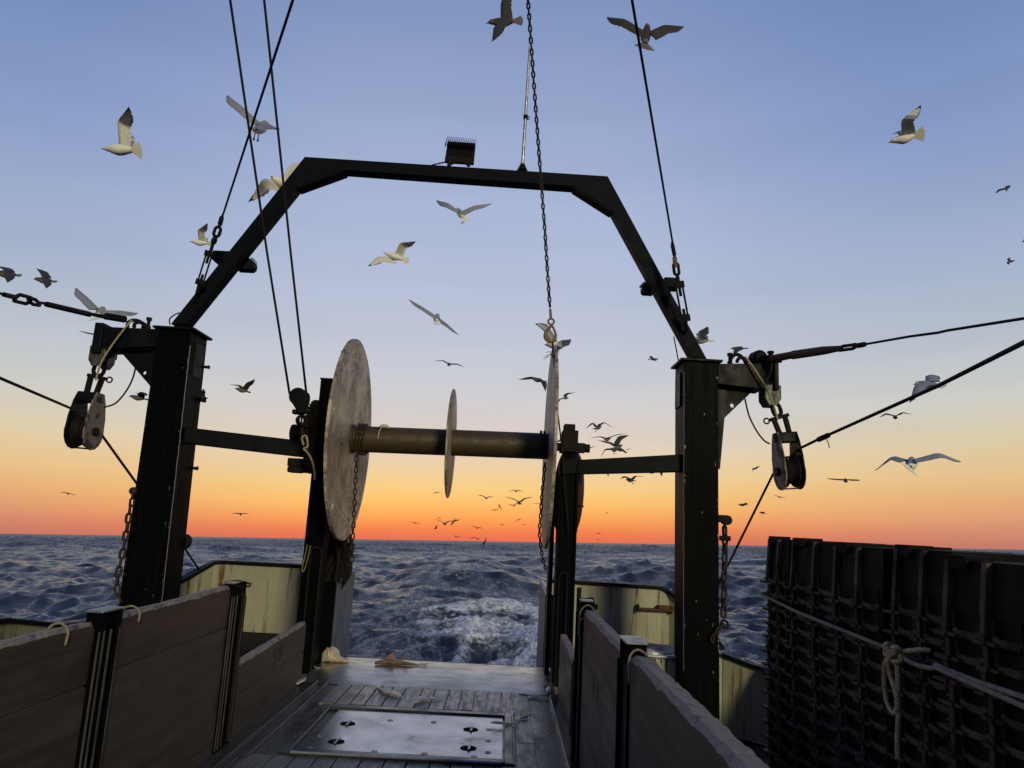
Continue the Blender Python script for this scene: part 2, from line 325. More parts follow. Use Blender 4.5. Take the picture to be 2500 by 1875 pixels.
# ================================================================== the sea
def make_sea():
    rng = np.random.RandomState(11)
    R = [2.0]
    while R[-1] < 60000: R.append(R[-1]+max(.05, R[-1]*(.0055 if R[-1] < 700 else .016)))
    R = np.array(R)
    A = np.concatenate([np.radians(np.arange(-180, -46, 4.0)), np.radians(np.arange(-46, 46, .105)), np.radians(np.arange(46, 180, 4.0))])
    nr, na = len(R), len(A)
    rr, aa = np.meshgrid(R, A, indexing='ij')
    X0 = (rr*np.sin(aa)).ravel(); Y0 = (rr*np.cos(aa)).ravel(); r = rr.ravel()
    sp = np.maximum(r*.0055, .05); sp = np.where(r > 700, r*.016, sp); sp = np.where(np.abs(aa.ravel()) > math.radians(46.2), np.maximum(sp, r*.05), sp)
    X, Y, Z = X0.copy(), Y0.copy(), np.zeros_like(X0)
    near = np.exp(-((X0+.8)/9)**2)*(Y0 > 0)
    for k in range(150):
        lam = .26*(70/.26)**(k/149.); kk = 2*math.pi/lam
        th = rng.normal(math.radians(205), .55 if lam > 6 else .85); st = (.024 if lam > 12 else .026 if lam > 5 else .042 if lam > 2.2 else .088)*(1 if lam < 34 else .7)*rng.uniform(.6, 1.3)
        if lam < .6: st *= .85
        sel = np.nonzero(lam > 2.2*sp)[0]
        if len(sel) == 0: continue
        w = np.clip((lam/sp[sel]-2.2)/2.2, 0, 1)
        dx, dy = math.sin(th), math.cos(th); ph = kk*(X0[sel]*dx+Y0[sel]*dy)+rng.uniform(0, 6.28)
        amp = st/kk*w
        Z[sel] += amp*np.cos(ph); q = .95 if lam < 20 else .7
        X[sel] -= q*amp*dx*np.sin(ph); Y[sel] -= q*amp*dy*np.sin(ph)
    # unresolved far waves
    Z += rng.normal(0, 1, len(Z))*np.minimum(.085*sp, .75)*np.clip((r-60)/200, 0, 1)
    # ---- wake: the hump astern, its shoulders and the churned water
    def g(x, s): return np.exp(-(x/s)**2)
    xc = -1.9
    calm = 1-.60*near*np.exp(-((Y0-28)/34)**2)
    Z *= calm
    yy = Y0-45-.035*(X0-xc-.3)**2
    Z += 2.25*np.where(yy < 0, g(yy, 8.5), g(yy, 6))*g(X0-xc-.3, 5.6)
    Z += .16*np.sin(yy*1.15)*g(yy+8, 9)*g(X0-xc, 7)
    Z += .50*g(Y0-29-.12*(X0-xc)**2*0, 3.2)*g(X0-xc-1.2, 4.2)
    Z += .28*g(Y0-23.5+.08*np.abs(X0), 1.7)*g(X0-.2, 3.0)
    # diverging ridges
    for sg in (-1, 1):
        d = (X0-xc)*sg-(Y0-8)*.20-2.0
        Z += .32*np.exp(-(d/.9)**2)*np.clip((Y0-14)/10, 0, 1)*np.exp(-np.maximum(Y0-45, 0)/25)
    # value noise fbm for turbulence
    def vn(x, y, seed):
        xi = np.floor(x).astype(np.int64); yi = np.floor(y).astype(np.int64); fx, fy = x-xi, y-yi
        fx = fx*fx*(3-2*fx); fy = fy*fy*(3-2*fy)
        def h(a, b): return ((np.sin(a*127.1+b*311.7+seed*74.7)*43758.5453) % 1)
        return (h(xi, yi)*(1-fx)+h(xi+1, yi)*fx)*(1-fy)+(h(xi, yi+1)*(1-fx)+h(xi+1, yi+1)*fx)*fy
    foam = np.zeros_like(Z)
    s = np.nonzero((r < 260) & (Y0 > -30))[0]; x, y = X0[s]*.62+Y0[s]*.14, Y0[s]-X0[s]*.10; acc = np.zeros(len(s)); sps = sp[s]
    wx = vn(x*.21, y*.21, 41)*3; wy = vn(x*.23, y*.23, 43)*3
    for o, (f, am) in enumerate(((.22, .12), (.47, .11), (.95, .090), (1.9, .056), (3.9, .028), (7.5, .013))):
        nn = vn(x*f+wx*f*.8+7.3*o, y*f*1.25+wy*f*.8+2.9*o, 50+o); nn = 1-np.abs(2*nn-1); acc += am*(nn**1.6-.42)*np.clip(1/(f*sps)/2.6-.6, 0, 1)
    Z[s] += acc*.85
    s = np.nonzero((Y0 > 6) & (Y0 < 75) & (np.abs(X0) < 26))[0]; x, y = X0[s], Y0[s]
    fb = np.zeros(len(s)); rid = np.zeros(len(s)); am = 1.0; tot = 0
    for o in range(6):
        f = .55*2**o; nn = vn(x*f+3.1*o, y*f*.8+1.7*o, o); fb += am*nn; rid += am*(1-np.abs(2*nn-1)); tot += am; am *= .58
    fb /= tot; rid /= tot
    core = g(x+.15, 3.0+.04*np.maximum(y-20, 0))*np.clip((39-y)/14, 0, 1)
    wide = g(x-xc, 4.2)*np.clip((62-y)/35, 0, 1)
    Z[s] += core*((rid-.5)*1.15+.12)*np.clip((40-y)/16, 0, 1)+wide*(fb-.5)*.55
    fo = core*1.45*(.25+1.15*rid)-.30+(rid-.60)*1.9
    ridge = np.zeros(len(s))
    # thin foam lines drawn out along the wake ridges
    ya = y-.035*(x-xc-.3)**2; ln_ = vn(x*.30+fb*2.2, ya*1.15+rid*1.6, 71); ln_ = 1-np.abs(2*ln_-1); l2 = vn(x*.9+3, ya*2.6+fb*2, 72); l2 = 1-np.abs(2*l2-1)
    strk = g(x-xc, 8.5)*np.clip((76-y)/24, 0, 1)*np.clip((ln_*.75+l2*.35-.83)*4.0, 0, .7)
    fo = np.maximum(fo, strk)
    foam[s] = np.clip(np.maximum(fo, wide*.8*np.clip((rid-.56)*4.5, 0, 1)), 0, 1)
    verts = np.stack([X, Y, Z], 1).astype(np.float32)
    idx = np.arange(nr*na).reshape(nr, na); a2 = np.roll(idx, -1, 1)
    quads = np.stack([idx[:-1], a2[:-1], a2[1:], idx[1:]], -1).reshape(-1, 4)[:, ::-1]
    me = bpy.data.meshes.new('sea'); me.vertices.add(len(verts)); me.vertices.foreach_set('co', verts.ravel())
    me.loops.add(quads.size); me.loops.foreach_set('vertex_index', quads.ravel().astype(np.int32))
    me.polygons.add(len(quads)); me.polygons.foreach_set('loop_start', np.arange(0, quads.size, 4, dtype=np.int32))
    me.polygons.foreach_set('use_smooth', np.ones(len(quads), bool))
    at = me.attributes.new('foam', 'FLOAT', 'POINT'); at.data.foreach_set('value', foam.astype(np.float32))
    me.update(calc_edges=True); me.validate()
    o = bpy.data.objects.new('sea', me); C.objects.link(o); tag(o, kind='structure')
    m = bpy.data.materials.new('sea_water'); m.use_nodes = True; t = m.node_tree; n = t.nodes; p = n['Principled BSDF']; lk = t.links.new
    p.inputs['IOR'].default_value = 1.34
    def nd(ty, **k):
        q = n.new(ty)
        for a, b in k.items(): setattr(q, a, b)
        return q
    geo = nd('ShaderNodeNewGeometry'); ln = nd('ShaderNodeVectorMath', operation='LENGTH'); lk(geo.outputs['Position'], ln.inputs[0])
    rr_ = nd('ShaderNodeMapRange'); lk(ln.outputs['Value'], rr_.inputs[0]); rr_.inputs[1].default_value = 15; rr_.inputs[2].default_value = 300; rr_.inputs[3].default_value = .06; rr_.inputs[4].default_value = .38
    at_ = nd('ShaderNodeAttribute', attribute_name='foam')
    nz = nd('ShaderNodeTexNoise'); nz.inputs['Scale'].default_value = 5.5; nz.inputs['Detail'].default_value = 9; nz.inputs['Roughness'].default_value = .72; lk(geo.outputs['Position'], nz.inputs[0])
    ms = nd('ShaderNodeMath', operation='MULTIPLY_ADD'); lk(nz.outputs[0], ms.inputs[0]); ms.inputs[1].default_value = 2.4; ms.inputs[2].default_value = -1.50
    ma = nd('ShaderNodeMath', operation='ADD'); lk(ms.outputs[0], ma.inputs[0]); lk(at_.outputs['Fac'], ma.inputs[1])
    fm = nd('ShaderNodeMapRange', interpolation_type='SMOOTHSTEP'); lk(ma.outputs[0], fm.inputs[0]); fm.inputs[1].default_value = .05; fm.inputs[2].default_value = .75
    # aerated water is lighter and bluer than clear water
    c0 = nd('ShaderNodeMix', data_type='RGBA'); lk(at_.outputs['Fac'], c0.inputs[0]); c0.inputs[6].default_value = (.012, .021, .043, 1); c0.inputs[7].default_value = (.030, .060, .10, 1)
    c1 = nd('ShaderNodeMix', data_type='RGBA'); lk(fm.outputs[0], c1.inputs[0]); lk(c0.outputs[2], c1.inputs[6]); c1.inputs[7].default_value = (.74, .76, .80, 1)
    lk(c1.outputs[2], p.inputs['Base Color'])
    r2 = nd('ShaderNodeMix'); lk(fm.outputs[0], r2.inputs[0]); lk(rr_.outputs[0], r2.inputs[2]); r2.inputs[3].default_value = .8; lk(r2.outputs[0], p.inputs['Roughness'])
    n2 = nd('ShaderNodeTexNoise'); n2.inputs['Scale'].default_value = 2.6; n2.inputs['Detail'].default_value = 8; n2.inputs['Roughness'].default_value = .6; n2.inputs['Distortion'].default_value = .6
    mp = nd('ShaderNodeMapping'); mp.inputs['Scale'].default_value = (1, 1.6, 1); lk(geo.outputs['Position'], mp.inputs[0]); lk(mp.outputs[0], n2.inputs[0])
    bp = nd('ShaderNodeBump'); bp.inputs['Distance'].default_value = .17; bp.inputs['Strength'].default_value = .8; lk(n2.outputs[0], bp.inputs['Height'])
    n4 = nd('ShaderNodeTexNoise'); n4.inputs['Scale'].default_value = 9; n4.inputs['Detail'].default_value = 6; n4.inputs['Roughness'].default_value = .6; lk(mp.outputs[0], n4.inputs[0])
    b4 = nd('ShaderNodeBump'); b4.inputs['Distance'].default_value = .035; lk(n4.outputs[0], b4.inputs['Height']); lk(bp.outputs[0], b4.inputs['Normal']); bp = b4
    b3 = nd('ShaderNodeBump'); b3.inputs['Distance'].default_value = .05; lk(fm.outputs[0], b3.inputs['Height']); lk(bp.outputs[0], b3.inputs['Normal']); lk(b3.outputs[0], p.inputs['Normal'])
    me.materials.append(m)
make_sea()

# ================================================================== decks and hull
WL, WR = -2.2, 0.7          # the two board walls of the trawl well
def st(o): return tag(o, kind='structure')
st(MB().box(-2.6, 1.0, -6, 9.05, -.06, 0).build('trawl_deck', M['deck'], bevel=.004))
st(MB().box(-5.25, -2.3, -1.2, 10.2, -.78, -.70).build('port_deck', M['deck']))
st(MB().box(1.0, 3.48, -1.2, 10.0, -.78, -.70).box(1.0, 2.95, 10.0, 11.6, -.78, -.70).build('starboard_deck', M['deck']))
st(MB().box(-4.6, -2.45, 10.2, 11.62, .04, .12).build('stern_platform', M['dark']))
# stern ramp: a wet bent plate that rises to the sill
b = MB(); xs = (-2.22, .68)
prof = [(8.95, .006), (9.25, .045), (10.0, .055), (10.345, .052), (10.35, .045), (10.352, -.3)]
vs = [(x, y, z) for y, z in prof for x in xs]
b.add(vs, [(2*i, 2*i+1, 2*i+3, 2*i+2) for i in range(len(prof)-1)])
st(b.build('stern_ramp', M['ramp'], smooth=30))
st(MB().box(-2.22, .66, 10.355, 10.40, -.5, .050).build('sill_edge', M['black'], bevel=.006))
def poly_wall(bm, pts, th, z0f, z1f):
    """a wall along (x,y) points, inside face on the path"""
    n = len(pts); vs = []
    for i, (x, y) in enumerate(pts):
        a = V(pts[max(i-1, 0)]+(0,)); c = V(pts[min(i+1, n-1)]+(0,)); d = (c-a).normalized(); o = V((-d.y, d.x, 0))*th
        for q in (V((x, y, 0)), V((x, y, 0))+o): vs += [(q.x, q.y, z0f(i)), (q.x, q.y, z1f(i))]
    fs = [(0, 1, 3, 2), (4*n-4, 4*n-2, 4*n-1, 4*n-3)]
    for i in range(n-1):
        a, c = 4*i, 4*i+4
        fs += [(a, a+1, c+1, c), (a+2, c+2, c+3, a+3), (a+1, a+3, c+3, c+1), (a, c, c+2, a+2)]
    return bm.add(vs, fs)
hull = thing('hull', (-1, 5, -3), 'fishing vessel hull plating below the stern bulwarks, low in the water', 'hull')
hp = [(-5.32, -1.3), (-5.32, 8.4), (-5.15, 10.3), (-4.5, 11.78), (3.0-.5, 11.78), (3.1, 10.6), (3.55, 10.1), (3.62, 8.6), (3.62, -1.3)]
poly_wall(MB(), hp, .05, lambda i: -3, lambda i: -.72).build('hull_side', M['black'], hull)
MB().box(-2.40, -2.32, -1.2, 10.2, -.70, -.06).box(.98, 1.0, -1.2, 9.0, -.70, -.06).build('hull_coaming', M['cream'], hull)

# ================================================================== bulwarks
def bulwark(name, pts, zb, zt, label, ribs, extra=None):
    t = thing(name, (pts[0][0], pts[0][1], zb), label, 'bulwark')
    poly_wall(MB(), pts, .05, lambda i: zb, lambda i: zt[i]).build('bulwark_plate', M['cream'], t)
    rl = []
    cen = V((-1, 5, 0))
    for (x, y), z in zip(pts, zt): rl.append(V((x, y, z+.02)))
    n = len(rl); vs = []
    for i, p in enumerate(rl):
        d = (rl[min(i+1, n-1)]-rl[max(i-1, 0)]).normalized(); o = V((-d.y, d.x, 0)).normalized()
        for q, zz in ((-.07, 0), (-.07, .05), (.11, .05), (.11, 0)): vs.append(p+o*q+V((0, 0, zz-.02)))
    fs = [(4*i+j, 4*i+(j+1) % 4, 4*i+4+(j+1) % 4, 4*i+4+j) for i in range(n-1) for j in range(4)]+[(3, 2, 1, 0), (4*n-4, 4*n-3, 4*n-2, 4*n-1)]
    MB().add(vs, fs).build('cap_rail', M['black'], t, bevel=.012)
    for (x0, y0), (x1, y1), z0, z1 in ribs:
        MB().beam((x0, y0, z0), (x1, y1, z1), .035, .07, (0, 1, 0)).build('stiffener', M['cream'], t, bevel=.005)
    return t
YS = 11.6
cl = PY(532, 1375, YS); rl_ = PY(1400, 1420, YS); rr = PY(1632, 1443, YS)
zl = .5*(PY(710, 1384, YS).z+cl.z)
curveL = [(-2.42, YS), (cl.x+.1, YS), (cl.x-.05, YS-.05), (-4.55, YS-.25), (-4.85, YS-.75), (-5.05, YS-1.3)]
tl = bulwark('stern_bulwark', curveL[::1], .12 if False else -.7, [zl, zl, zl-.01, zl-.16, zl-.44, .40], 'cream stern bulwark with black rail and rust streaks left of the net drum',
        [((PY(623, 1500, YS).x, YS-.03), (PY(626, 1400, YS).x, YS-.03), .13, zl), ((PY(670, 1500, YS).x, YS-.03), (PY(670, 1400, YS).x, YS-.03), .13, zl), ((-4.12, YS-.03), (-4.14, YS-.03), .13, zl), ((-2.75, YS-.03), (-2.75, YS-.03), .13, zl)])
# freeing-port shutter, hinge bar and the rust that runs from it
c0, c1 = PY(535, 1424, YS-.06), PY(617, 1385, YS-.06)
MB().box(c0.x, c1.x, YS-.05, YS-.012, c0.z, c1.z-.02).build('port_shutter', M['cream'], tl, bevel=.006)
MB().beam((c0.x, YS-.07, c0.z-.015), (c1.x, YS-.07, c0.z-.015), .04, .025).tube([(c0.x+.1, YS-.09, c0.z+.03), (c0.x+.3, YS-.11, c0.z+.06), (c0.x+.5, YS-.09, c0.z+.02)], .012).build('hinge_bar', M['rust'], tl)
MB().prism([(c1.x-.02, YS-.004, c1.z), (c1.x+.02, YS-.004, c1.z), (c1.x+.03, YS-.004, c0.z-.05), (c1.x+.012, YS-.004, c0.z-.62), (c1.x-.012, YS-.004, c0.z-.5), (c1.x-.03, YS-.004, c0.z-.05)], (0, .002, 0)).build('rust_streak', M['rust'], tl)
zr = .5*(rl_.z+rr.z)
curveR = [(3.0, YS-1.08), (2.95, YS-.75), (2.82, YS-.35), (rr.x+.03, YS-.03), (rr.x-.12, YS), (.72, YS)]
z3c = reg(1250, 1235, 2.592)
def SY(x, y, off=.03): return PY(*z3c(x, y), YS-off)
a_, b_ = SY(795, 560), SY(745, 860)
tr = bulwark('stern_bulwark', curveR, -.7, [.36, .50, .80, zr-.06, zr-.01, zr+.01], 'cream stern bulwark with black rail and a rusty shelf, right of the net drum',
        [((SY(668, 560).x, YS-.03), (SY(668, 560).x, YS-.03), .0, zr), ((b_.x, YS-.03), (a_.x, YS-.03), b_.z, a_.z), ((SY(1000, 600).x, YS-.03), (SY(1000, 600).x, YS-.03), 0, zr)])
p0, p1 = SY(787, 640), SY(1003, 650)
MB().box(p0.x, p1.x, YS-.20, YS-.003, p0.z-.03, p0.z).box(p0.x, p0.x+.02, YS-.2, YS-.003, p0.z-.06, p0.z+.05).box(p1.x-.02, p1.x, YS-.2, YS-.003, p0.z-.06, p0.z+.05).box(p0.x+.3, p0.x+.6, YS-.18, YS-.02, p0.z, p0.z+.05).build('shelf', M['rust'], tr, bevel=.008)
q0 = SY(415, 540)
MB().box(q0.x, q0.x+.05, YS-.10, YS-.003, q0.z-.33, q0.z+.06).box(q0.x+.04, q0.x+.30, YS-.16, YS-.003, q0.z-.24, q0.z-.17).lathe((q0.x+.2, YS-.12, q0.z-.17), (0, 0, 1), [(.05, 0), (.06, .02), (.03, .10)], 10).build('cleat', M['dark'], tr, bevel=.008)
# low side bulwarks
XL, XR = -5.2, 3.05
z3a = reg(0, 1235, 2.592)
sl_ = bulwark('side_bulwark', [(XL+.1, YS-1.2), (XL, 9.2), (XL, 8.1), (XL, -1.2)], -.7, [.38, .42, .62, .75], 'low cream port bulwark with dark rail seen over the near left board', [])
sr_ = bulwark('side_bulwark', [(3.5, -1.2), (3.5, 8.9), (PY(1880, 1640, 10.1).x, 10.1), (PY(1840, 1628.5, 10.28).x, 10.28), (PY(1767, 1601, 10.5).x, 10.5)], -.7, [-.40, -.35, PY(1880, 1640, 10.1).z, PY(1840, 1628.5, 10.28).z, PY(1767, 1601, 10.5).z], 'low cream starboard bulwark between the right gantry post and the fish tubs', [])
p = PY(*reg(1540, 1560, 6.1444)(1660, 640), 10.36)
MB().box(p.x-.02, p.x+.02, 10.32, 10.37, -.7, .30).build('stiffener', M['cream'], sr_, bevel=.006)
MB().box(2.70, PY(1777, 1605, 10.5).x, 10.47, 10.50, -.7, .32).build('bracket_plate', M['cream'], sr_, bevel=.006)
b = MB(); rng_ = random.Random(3)
for k in range(9):
    zz = rng_.uniform(-.45, .22); b.prism([(2.72+rng_.uniform(0, .18)+dx_, 10.466, zz+dz_) for dx_, dz_ in ((0, 0), (.05, .04), (.07, .16), (.03, .22), (-.01, .1))], (0, .003, 0))
b.build('rust_patch', M['rust'], sr_)
# locker with cast lid
lk0 = thing('deck_locker', (2.0, 9.8, -.7), 'cream locker with a round ribbed metal lid, rusty under its rim, beside the right post', 'locker')
MB().box(1.45, 2.42, 9.62, 10.5, -.7, .36).build('locker_box', M['cream'], lk0, bevel=.03)
MB().box(1.42, 2.45, 9.59, 10.53, .362, .40).build('locker_top', M['lid'], lk0, bevel=.015)
b = MB(); b.lathe((1.92, 10.06, .40), (0, 0, 1), [(.42, 0), (.42, .012)], 40)
for k in range(9): b.lathe((1.92, 10.06, .412), (0, 0, 1), [(.40-.04*k, 0), (.40-.04*k, .006), (.385-.04*k, .006), (.385-.04*k, 0)], 40)
b.build('round_lid', M['lid'], lk0)
for a in (.4, 1.2, 2.7, 3.6, 4.4, 5.6):
    c, s = math.cos(a), math.sin(a); MB().prism([(1.92+.16*c-.05*s, 10.06+.16*s+.05*c, .419), (1.92+.16*c+.05*s, 10.06+.16*s-.05*c, .419), (1.92+.27*c, 10.06+.27*s, .419)], (0, 0, .003)).build('lid_slot', M['mark'], lk0)
b = MB()
for k in range(14):
    x = 1.5+k*.065+rng_.uniform(-.02, .02); l = rng_.uniform(.05, .35); b.prism([(x-.014, 9.617, .35), (x+.014, 9.617, .35), (x+.003, 9.617, .35-l)], (0, .002, 0))
b.build('rust_streak', M['rust'], lk0)

# ================================================================== gantry
YG = 9.2
gan = thing('stern_gantry', (-.95, YG, -.7), 'black steel stern gantry with angled arch above two box posts', 'gantry')
def gpost(x0t, x1t, x0b, x1b, zt, zb):
    b = MB(); y0, y1 = YG, YG+.5; vs = [(x, y, z) for z, (a, c) in ((zb, (x0b, x1b)), (zt, (x0t, x1t))) for y in (y0, y1) for x in (a, c)]
    b.add(vs, [(0, 2, 3, 1), (4, 5, 7, 6), (0, 1, 5, 4), (2, 6, 7, 3), (0, 4, 6, 2), (1, 3, 7, 5)]); return b
lt0, lt1 = PY(386, 799, YG), PY(469, 805, YG); lb0, lb1 = PY(287, 1486, YG), PY(395, 1466, YG)
gl = lambda a, c, z: a.x+(c.x-a.x)*(z-a.z)/(c.z-a.z)
gpost(lt0.x, lt1.x, gl(lt0, lb0, -.7), gl(lt1, lb1, -.7), 4.10, -.7).build('post', M['black2'], gan, bevel=.012)
rt0, rt1 = PY(1670, 888, YG), PY(1753, 888, YG); rb0, rb1 = PY(1668.6, 1694, YG), PY(1757.5, 1764, YG)
gpost(rt0.x, rt1.x, gl(rt0, rb0, -.7), gl(rt1, rb1, -.7), 4.04, -.7).build('post', M['black2'], gan, bevel=.012)
for a, c, z in ((lt0, lt1, 4.10), (rt0, rt1, 4.04)):
    MB().box(a.x-.05, c.x+.05, YG-.05, YG+.55, z, z+.03).build('cap_plate', M['black'], gan, bevel=.006)
for sx, a, z in ((1, lt1.x, 4.04), (-1, rt0.x, 3.98)):      # hand-hole covers on the inboard faces
    MB().box(a-.012 if sx > 0 else a-.018, a+.018 if sx > 0 else a+.012, YG+.14, YG+.42, z-.5, z-.06).build('cover_plate', M['black'], gan, bevel=.008)
out = [(416, 791), (743.7, 382), (1484, 429.5), (1726, 876), (1690, 873), (1494, 515), (1400, 455), (841, 415), (725, 457), (455, 791)]
YA = YG+.12
MB().prism([PY(u, v, YA) for u, v in out], (0, .20, 0)).build('arch', M['arch'], gan, bevel=.010)
zl0 = PY(410, 800, YG).z
# gusset flange under the corners
def flangeplate(a, c): 
    A, B_ = PY(*a, YA), PY(*c, YA); d = (B_-A).normalized(); nn = V((-d.z, 0, d.x)); nn = nn if nn.z < 0 else -nn
    return MB().prism([A+nn*.002, B_+nn*.002, B_+nn*.016, A+nn*.016], (0, .20, 0))
flangeplate((725, 457), (841, 415)).build('corner_gusset', M['arch'], gan); flangeplate((1400, 455), (1494, 515)).build('corner_gusset', M['arch'], gan)
# davit arms
def arm(tp, te, bp, be, ep, gus, hole, hr, label_side):
    A, B_, C_, D_ = (PY(*q, YG+.02) for q in (tp, te, be, bp))
    MB().prism([A, B_, C_, D_], (0, .36, 0)).build('davit_arm', M['black'], gan, bevel=.008)
    E_ = [PY(*q, YG-.01) for q in ep]
    x0, x1 = min(q.x for q in E_), max(q.x for q in E_); z0, z1 = min(q.z for q in E_), max(q.z for q in E_)
    MB().box(x0, x1, YG-.02, YG+.42, z0, z1).build('end_plate', M['black'], gan, bevel=.01)
    G = [PY(*q, YG+.17) for q in gus]; H = PY(*hole, YG+.17)
    MB().prism(G, (0, .03, 0), [[H+V((math.cos(a)*hr, 0, math.sin(a)*hr)) for a in [2*math.pi*k/14 for k in range(14)]]]).build('gusset_plate', M['black'], gan)
    MB().prism([G[0], G[1], G[1]+V((0, 0, -.02)), G[0]+V((0, 0, -.02))], (0, -.1, 0)).build('gusset_flange', M['black'], gan)
    for dz in (0,): pass
    return x0, x1, z0, z1
aL = arm((389, 803), (243, 797), (388, 845), (240, 852), [(233, 787), (243, 862)], [(385, 852), (291, 855), (367, 943), (374, 943)], (352.4, 910), .024, 'l')
aR = arm((1752, 888), (1898, 886), (1752, 937), (1866, 950), [(1890, 885), (1902, 952)], [(1752, 937), (1845, 948), (1769, 1020), (1758, 1145), (1752, 1145)], (1787.8, 989.8), .027, 'r')
# pad eyes below the arm ends, pale inside faces
def padeye(xc, zt, zb, m):
    for y in (YG+.03, YG+.27):
        b = MB(); b.prism([(xc-.10, y, zt), (xc+.10, y, zt), (xc+.10, y, zb+.08), (xc+.05, y, zb), (xc-.05, y, zb), (xc-.10, y, zb+.08)], (0, .03, 0)).build('pad_eye', m, gan, bevel=.004)
pl_, pr_ = PY(250, 860, YG+.15), PY(1880, 955, YG+.15)
padeye(pl_.x, pl_.z+.06, PY(250, 898, YG+.15).z, M['edge']); padeye(pr_.x, pr_.z+.06, PY(1880, 992, YG+.15).z, M['edge'])
# deck eyes and bolts on top of the arms
for (u, v, rr_) in ((330, 800, .10), (341, 800, .07)): 
    c = PY(u, v, YG+.2); MB().tube([c+V((math.cos(a)*rr_, .03*math.sin(a*2), math.sin(a)*rr_)) for a in [math.pi*k/10 for k in range(11)]], .024).build('eye', M['dark'], gan, smooth=60)
for (u, v, rr_) in ((1801, 884, .10), (1811, 885, .065)):
    c = PY(u, v, YG+.2); MB().tube([c+V((math.cos(a)*rr_, .03*math.sin(a*2), math.sin(a)*rr_)) for a in [math.pi*k/10 for k in range(11)]], .024).build('eye', M['dark'], gan, smooth=60)
for u, v in ((361, 801), (1782, 888)):
    c = PY(u, v, YG+.2); MB().lathe(c+V((0, 0, -.03)), (0, 0, 1), [(.035, 0), (.035, .06), (.022, .06), (.022, .13), (.036, .13), (.036, .17)], 8).build('bolt', M['dark'], gan)
# pegs along the inboard edge of the left post
for v in (896, 973, 978, 1143):
    c = PY(509-(v-820)*.115, v, YG+.5); MB().lathe(c+V((-.03, 0, 0)), (1, 0, 0), [(.02, 0), (.02, .07), (.026, .07), (.026, .09)], 8).build('peg', M['dark'], gan)
MB().tube(curve([PY(415, 793, YG+.1), PY(414, 780, YG+.1), PY(424, 770, YG+.1), PY(438, 763, YG+.1)]), .009).build('cable', M['wire'], gan, smooth=60)
MB().tube([PY(1645, 822, YG+.1), PY(1649, 842, YG+.1), PY(1656, 880, YG+.1)], .008).build('cable', M['wire'], gan)
# weld bead along the front edges, mostly worn pale
for a, c, sx in ((lt1, lb1, 1), (rt0, rb0, -1)):
    MB().tube([(gl(a, c, z)+random.uniform(-.003, .003), YG-.001, z) for z in np.linspace(3.9, .3, 60)], .0045, 5).build('weld_bead', M['steel'], gan)
# cross beams to the drum posts
def cross(a, c, e, g, ya, yb):
    A, B_, C_, D_ = PY(*a, ya), PY(*c, yb), PY(*e, yb), PY(*g, ya)
    b = MB(); vs = [A, B_, C_, D_]; vs += [q+V((0, .2, 0)) for q in vs]
    b.add(vs, [(0, 1, 2, 3), (7, 6, 5, 4), (0, 4, 5, 1), (1, 5, 6, 2), (2, 6, 7, 3), (3, 7, 4, 0)]); return b
cross((452, 1042.6), (740, 1076), (748, 1116), (447, 1081), YG+.1, 9.42).build('cross_beam', M['black'], gan, bevel=.008)
cross((1664, 1109), (1372, 1124.4), (1372, 1157.5), (1664, 1151), YG+.1, 9.42).build('cross_beam', M['black'], gan, bevel=.008)

# chipped paint and rust on the post fronts
for a, c, e, g_ in ((lt0, lb0, lt1, lb1), (rt0, rb0, rt1, rb1)):
    b = MB(); q_ = random.Random(int(abs(a.x)*100))
    for k in range(26):
        z = q_.uniform(.2, 3.9) if k % 3 else q_.uniform(.2, 1.0); x0, x1 = gl(a, c, z), gl(e, g_, z); x = x0+(x1-x0)*(q_.choice((.03, .97, q_.random()))); w, h = q_.uniform(.003, .010), q_.uniform(.008, .045)
        b.prism([(x-w, YG-.0015, z), (x-w*.3, YG-.0015, z-h*.6), (x+w*.6, YG-.0015, z-h), (x+w, YG-.0015, z-h*.2), (x+w*.3, YG-.0015, z+h*.5)], (0, .0015, 0))
    b.build('chipped_paint', M['edge'], gan)
# lamps behind the arch
def worklamp(br, hd, label, flip):
    a, c = PY(*br[0], YG+.4), PY(*br[1], YG+.4); h0, h1 = PY(*hd[0], YG+.4), PY(*hd[1], YG+.4)
    t = thing('work_lamp', ((h0.x+h1.x)/2, YG+.4, min(h0.z, h1.z)), label, 'lamp', 'small work lamps on the gantry arch')
    MB().box(min(a.x, c.x), max(a.x, c.x), YG+.33, YG+.55, min(a.z, c.z), max(a.z, c.z)).build('bracket', M['arch'], t, bevel=.008)
    cx, cz = (h0.x+h1.x)/2, (h0.z+h1.z)/2; w, hh = abs(h1.x-h0.x)/2, abs(h1.z-h0.z)/2; s = flip
    MB().prism([(cx-s*w*1.6, YG+.36, cz-hh), (cx+s*w*.6, YG+.36, cz-hh), (cx+s*w, YG+.36, cz-hh*.55), (cx+s*w, YG+.36, cz+hh*.3), (cx+s*w*.2, YG+.36, cz+hh), (cx-s*w*1.6, YG+.36, cz+hh*.4)], (0, .18, 0)).build('housing', M['dark'], t, bevel=.012)
    MB().lathe((cx+s*w*.62, YG+.44, cz+hh*.62), (s*.75, -.1, .66), [(.055, 0), (.062, .02), (.045, .035)], 14).build('lens', M['glass'], t, smooth=40)
    return t
worklamp(((524, 615), (570, 640)), ((590, 630), (619, 660)), 'small work lamp behind the left leg of the gantry arch', 1)
worklamp(((1620, 680), (1655, 705)), ((1568, 690), (1590, 716)), 'small work lamp behind the right leg of the gantry arch', -1)
